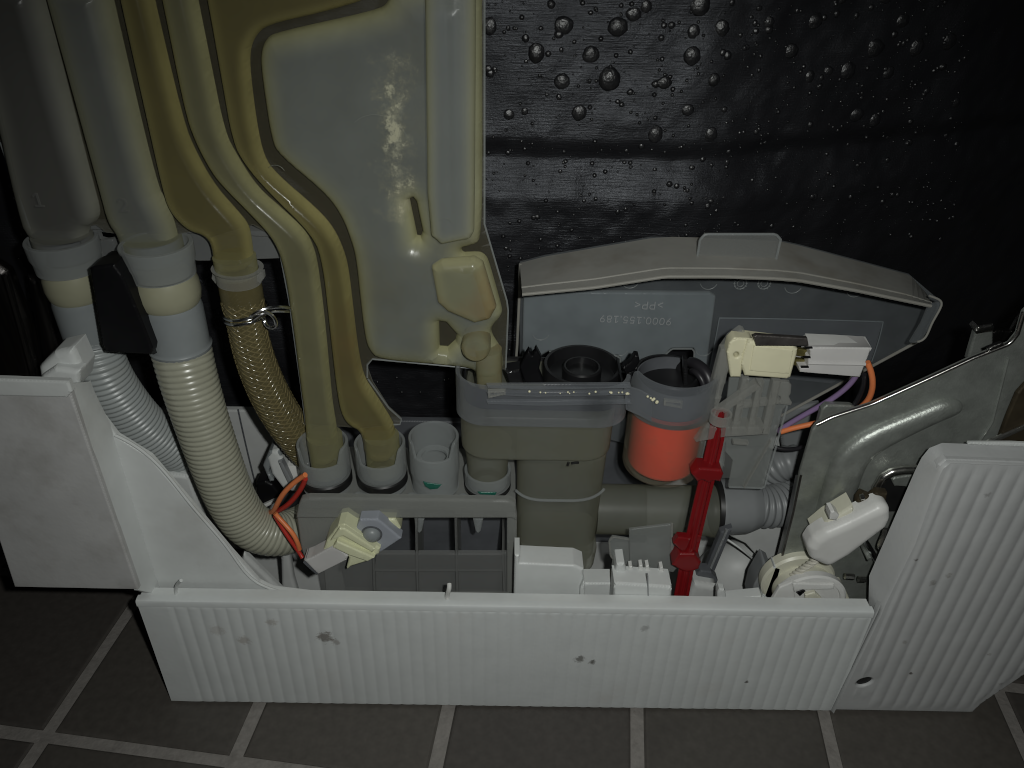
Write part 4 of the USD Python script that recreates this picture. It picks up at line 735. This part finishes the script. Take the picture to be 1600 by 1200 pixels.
obj('tooth', padpx([(1070, 868), (1052, 850), (1060, 840), (1080, 842)], .018, .004, .001), red_plastic, rd); obj('tooth', padpx([(1088, 836), (1096, 838), (1092, 848), (1084, 848)], .021, .003, .0005), red_plastic, rd)
sh = thing('side_hose', 'grey corrugated hose joining the sump pipe, behind the red rod', 'hose')
a, b = P(1118, 792, .06), P(1180, 792, .062); b[2] = a[2]
obj('sleeve', lathe(a, b, [(0, 0), (0, .0148), (.08, .0152), (.7, .0150), (.85, .0140), (1, .0128), (1, 0)], 44), grey_pipe, sh)
obj('dark_band', lathe(a-[.001, 0, 0], a+[.0012, 0, 0], [(0, 0), (0, .0150), (1, .0156), (1, 0)], 44), black_rubber, sh)
obj('corrugated_tube', corrugated(smooth_path([b-[.002, 0, 0], P(1205, 791, .063), P(1228, 786, .066), P(1262, 776, .075)], 40), [.0118], .0034, .0012), grey_pipe, sh, smooth=60)
uh = thing('side_hose', 'small grey corrugated elbow above the other side hose, half hidden by the clear holder', 'hose')
obj('corrugated_tube', corrugated(smooth_path([P(1196, 750, .085), P(1212, 730, .080), P(1232, 722, .079), P(1255, 728, .082), P(1275, 745, .09)], 40), [.0095], .0032, .0009), grey_pipe, uh, smooth=60)
obj('support', padpx([(1215, 640), (1282, 632), (1278, 700), (1225, 712)], .095, .004, .002), grey_pipe, uh)
lv = thing('grey_lever', 'slim dark grey lever leaning beside the red rod on the white dome', 'lever')
obj('arm', padpx([(1127, 832), (1145, 826), (1112, 905), (1098, 902)], .040, .004, .0008), dark_grey_plastic, lv); obj('arm_rib', bar((1136, 830), (1108, 895), .0012, .0386, .002, .0003), grey_pipe, lv)
obj('foot', padpx([(1084, 905), (1094, 892), (1112, 894), (1122, 908), (1118, 918), (1100, 922), (1092, 918)], .036, .006, .001), dark_grey_plastic, lv)
obj('foot_arm', padpx([(1070, 945), (1086, 908), (1094, 914), (1080, 945)], .034, .004, .0008), grey_pipe, lv)

# white boxes and clear clip standing in the tray
wb = thing('white_box', 'plain white box behind the plinth, under the cloudy sump', 'box')
obj('front', padpx([(804, 868), (812, 868), (812, 880), (898, 884), (912, 890), (908, 960), (802, 960)], .014, .012, .0012), white, wb); obj('side_rib', padpx([(906, 922), (913, 906), (914, 960), (904, 960)], .011, .004, .0008), white, wb)
obj('step', padpx([(912, 912), (962, 912), (962, 960), (910, 960)], .022, .010, .001), white, wb)
wl = thing('white_latch_box', 'white moulded latch box with slotted top below the clear clip', 'box')
obj('front', padpx([(960, 912), (1050, 918), (1049, 965), (956, 965)], .008, .012, .0016), white, wl)
obj('sloped_top', ruled([P(968, 890, .022), P(1005, 893, .022), P(1040, 903, .022)], [P(960, 914, .0085), P(1005, 915, .0085), P(1050, 919, .0085)], .0015), white, wl)
obj('left_horn', padpx([(961, 890), (964, 882), (976, 881), (981, 900), (976, 906), (958, 914)], .016, .010, .0016), white, wl)
for cx in (986, 1002, 1012, 1034): obj('tooth', padpx([(cx-3, 884+abs(cx-1005)*.12), (cx+2, 883+abs(cx-1005)*.12), (cx+6, 902), (cx-5, 902)], .018, .004, .0006), white_nylon, wl)
obj('groove', bar((1012, 900), (1013, 935), .0006, .0074, .002, .0001), grey_pipe, wl)
cc = thing('clear_clip', 'frosted clear clip hanging over the white latch box', 'clip')
obj('sheet', padpx([(983, 828), (1050, 820), (1056, 872), (1058, 888), (1052, 895), (984, 884)], .024, .0015, .0006), clear_grey, cc)
obj('wing', padpx([(952, 845), (957, 839), (983, 843), (984, 884), (962, 878), (955, 868)], .026, .0015, .0006), clear_grey, cc)
obj('edge', tube([P(1050, 818, .0236), P(1050, 858, .0236)], .0006, 8), bracket_m, cc); obj('edge', tube(resample([P(*q, .0254) for q in ((984, 843), (957, 839), (952, 845), (954, 868), (962, 878))], 24), .0005, 6), bracket_m, cc)

# ================================================================== steel hinge plate with rope, pulley
hp = thing('hinge_plate', 'galvanised steel hinge plate with a pressed ridge, right side', 'hinge plate')
yP = .026
plate_px = [(1205, 960), (1222, 868), (1240, 800), (1250, 740), (1270, 672), (1278, 662), (1300, 652), (1362, 632), (1440, 597), (1520, 560), (1578, 537), (1590, 522), (1600, 488), (1690, 400), (1690, 720), (1560, 740), (1460, 740), (1412, 830), (1370, 905), (1345, 960)]
def ridge_d(x, z, d): return .0012*(meshkit.fbm(np.c_[x*14, z*14, 0*x], 2)-.5)
obj('sheet', padpx(plate_px, yP, .0022, .0008, grid=(.0025, .0025), disp=ridge_d), steel, hp)
ridge = [(1272, 830), (1283, 790), (1298, 742), (1308, 720), (1338, 692), (1375, 672), (1450, 642), (1480, 630), (1503, 630), (1512, 640), (1505, 652), (1475, 664), (1420, 690), (1372, 716), (1356, 738), (1342, 780), (1332, 812), (1310, 832), (1285, 838)]
obj('pressed_ridge', pad(plane_poly(chaikin(ridge, 3), yP-.004, .001), yP-.0040, .0045, .0050, .0042, step=.0012, levels=LV, grid=(.0014, .0014)), steel, hp, smooth=60)
obj('top_edge', tube(resample([P(*q, yP-.0002) for q in ((1276, 664), (1300, 652), (1362, 632), (1440, 597), (1520, 560), (1578, 537), (1590, 522), (1600, 488))], 50), .0009, 8), steel_bright, hp, smooth=60)
obj('top_tab', padpx([(1284, 640), (1292, 633), (1330, 634), (1345, 640), (1300, 656), (1278, 664)], yP+.010, .003, .001), steel, hp)
obj('side_fold', ruled([P(1250, 742, yP), P(1238, 800, yP), P(1218, 880, yP)], [P(1243, 742, .04), P(1231, 800, .04), P(1211, 880, .04)], .001), steel_dark, hp)
obj('crease', tube(resample([P(*q, yP-.0004) for q in ((1575, 560), (1550, 660), (1530, 690))], 20), .0007, 8), steel, hp)
obj('rusty_flange', padpx([(1560, 690), (1575, 650), (1590, 615), (1640, 560), (1640, 720), (1560, 700)], yP-.004, .002, .001), rusty, hp)
obj('flange_edge', tube(resample([P(*q, yP-.005) for q in ((1540, 693), (1570, 680), (1640, 648))], 20), .0012, 8), steel_bright, hp)
win = [(1368, 790), (1372, 760), (1384, 742), (1405, 735), (1440, 733), (1440, 800), (1390, 800)]
wb_ = obj('window', padpx(win, yP-.0012, .001, .0005), black_rubber, hp)
obj('window_rim', tube(resample([P(*q, yP-.003) for q in ((1366, 788), (1370, 762), (1380, 745), (1394, 737), (1412, 734), (1440, 733))], 40), .0022, 10), steel_bright, wb_, smooth=60)
obj('inner_arm', padpx([(1392, 748), (1430, 742), (1430, 762), (1398, 760)], yP-.004, .002, .0008), steel, hp)
tb = thing('steel_tab', 'bright bent steel tab standing on the upper rim of the hinge plate', 'tab')
obj('face', padpx([(1524, 520), (1553, 508), (1552, 545), (1540, 556), (1512, 562)], .050, .003, .001), steel, tb); obj('bent_top', padpx([(1524, 517), (1530, 511), (1552, 507), (1555, 512), (1553, 519), (1528, 523)], .046, .006, .0012), steel_bright, tb)
obj('edge_glint', padpx([(1543, 545), (1566, 536), (1572, 540), (1546, 551)], yP-.0022, .002, .0006), steel_bright, tb)
obj('back_web', padpx([(1552, 516), (1580, 518), (1590, 500), (1600, 488), (1600, 545), (1545, 552)], .052, .002, .0008), steel_dark, tb)
pw = thing('rope_pulley', 'cream and white nylon rope pulley behind the right end of the plinth', 'pulley')
o = P(1262, 940, .012); 
obj('rear_flange', lathe(o+[-.002, .016, .002], o+[-.002, .010, .002], [(0, 0), (0, .0185), (.8, .0185), (1, .0175), (1, 0)], 64), cream_white, pw)
obj('hub', lathe(o+[0, .011, 0], o+[0, .003, 0], [(0, 0), (0, .0150), (1, .0150), (1, 0)], 48), cream_white, pw)
ff_ = obj('front_flange', lathe(o+[.0012, .004, 0], o+[.0012, 0, 0], [(0, 0), (0, .0176), (.8, .0178), (1, .0168), (1, .0148), (.75, .0144), (.75, 0)], 64), white_nylon, pw)
obj('front_bridge', padpx([(1238, 912), (1304, 914), (1303, 921), (1250, 922), (1242, 926)], .0108, .003, .0006), white_nylon, ff_); obj('front_cheek', padpx([(1206, 938), (1218, 918), (1238, 910), (1242, 930), (1246, 955), (1204, 955)], .0108, .002, .0006), white_nylon, ff_)
obj('front_wedge', padpx([(1258, 930), (1274, 926), (1284, 936), (1268, 946), (1258, 952)], .0108, .002, .0006), cream_white, ff_); obj('slot', padpx([(1244, 926), (1256, 922), (1259, 924), (1250, 932)], .0124, .001, .0002), black_plastic, pw)
obj('side_lug', padpx([(1310, 913), (1317, 914), (1328, 936), (1320, 950), (1306, 950)], .018, .005, .001), cream_white, pw)
obj('top_lug', padpx([(1229, 880), (1262, 878), (1258, 888), (1230, 888)], .026, .004, .0008), cream_white, pw)
dn = lambda q, k=10: [(a, b+k) for a, b in q]
cp = thing('rope_clip', 'white nylon clip tilted across the steel plate, holding the twisted rope', 'clip')
obj('shell', padpx(dn([(1263, 850), (1272, 836), (1290, 824), (1330, 806), (1378, 782), (1388, 781), (1394, 790), (1394, 805), (1388, 818), (1330, 862), (1302, 878), (1294, 880), (1268, 868)]), .006, .010, .0045, .0045, step=.0012, levels=LV, grid=(.0016, .0016)), white_nylon, cp, smooth=50)
obj('rear_shell', padpx([(1272, 834), (1294, 816), (1334, 792), (1338, 806), (1300, 826), (1280, 836)], .011, .010, .002), cream_white, cp)
obj('nib', padpx([(1296, 812), (1298, 800), (1304, 799), (1312, 806), (1308, 814)], .008, .006, .0008), white_nylon, cp)
rp_ = thing('twisted_rope', 'short pale twisted rope between the nylon clip and the pulley', 'rope')
ra, rb_ = P(1238, 900, .0185), P(1277, 873, .0135); ext = P(1222, 918, .0215)
for k in range(3):
    s = np.linspace(0, 1, 70); c = np.where(s[:, None] < .35, ext+(ra-ext)*(s[:, None]/.35), ra+(rb_-ra)*((s[:, None]-.35)/.65)); an = s*2*np.pi*3.6+2*np.pi*k/3
    ax = (rb_-ra)/np.linalg.norm(rb_-ra); u1 = np.cross(ax, [0, 1, 0]); u1 /= np.linalg.norm(u1); u2 = np.cross(ax, u1)
    obj('strand', tube(c+.0009*(np.cos(an)[:, None]*u1+np.sin(an)[:, None]*u2), .0010, 7), mat('rope_fibre', (.60, .58, .50), .4, .5) if k == 0 else usd_rope, rp_)
    if k == 0: usd_rope = UsdShade.Material.Get(stage, '/World/Looks/rope_fibre')
ln = thing('spring_hook', 'grey steel rods and hook below the nylon clip', 'hook')
obj('rod', wire([(1350, 843, .016), (1362, 862, .018), (1378, 890, .022)], .0014), chrome, ln); obj('rod', wire([(1346, 846, .018), (1356, 868, .018), (1359, 874, .016)], .0012), steel, ln)
obj('hook', wire([(1384, 826, .014), (1381, 838, .013), (1376, 850, .013), (1380, 858, .015)], .0014), steel_bright, ln)
obj('joint', padpx([(1340, 782), (1348, 772), (1362, 778), (1372, 770), (1388, 772), (1386, 784), (1360, 796), (1338, 802)], .014, .004, .0015), rusty, ln)
obj('pin', tube([P(1344, 777, .012), P(1350, 776, .012)], .0014, 8), steel_bright, ln); obj('pin', tube([P(1320, 900, .02), P(1334, 901, .02)], .0016, 8), steel_bright, ln); obj('pin', tube([P(1341, 905, .02), P(1352, 905, .02)], .0016, 8), steel_bright, ln)
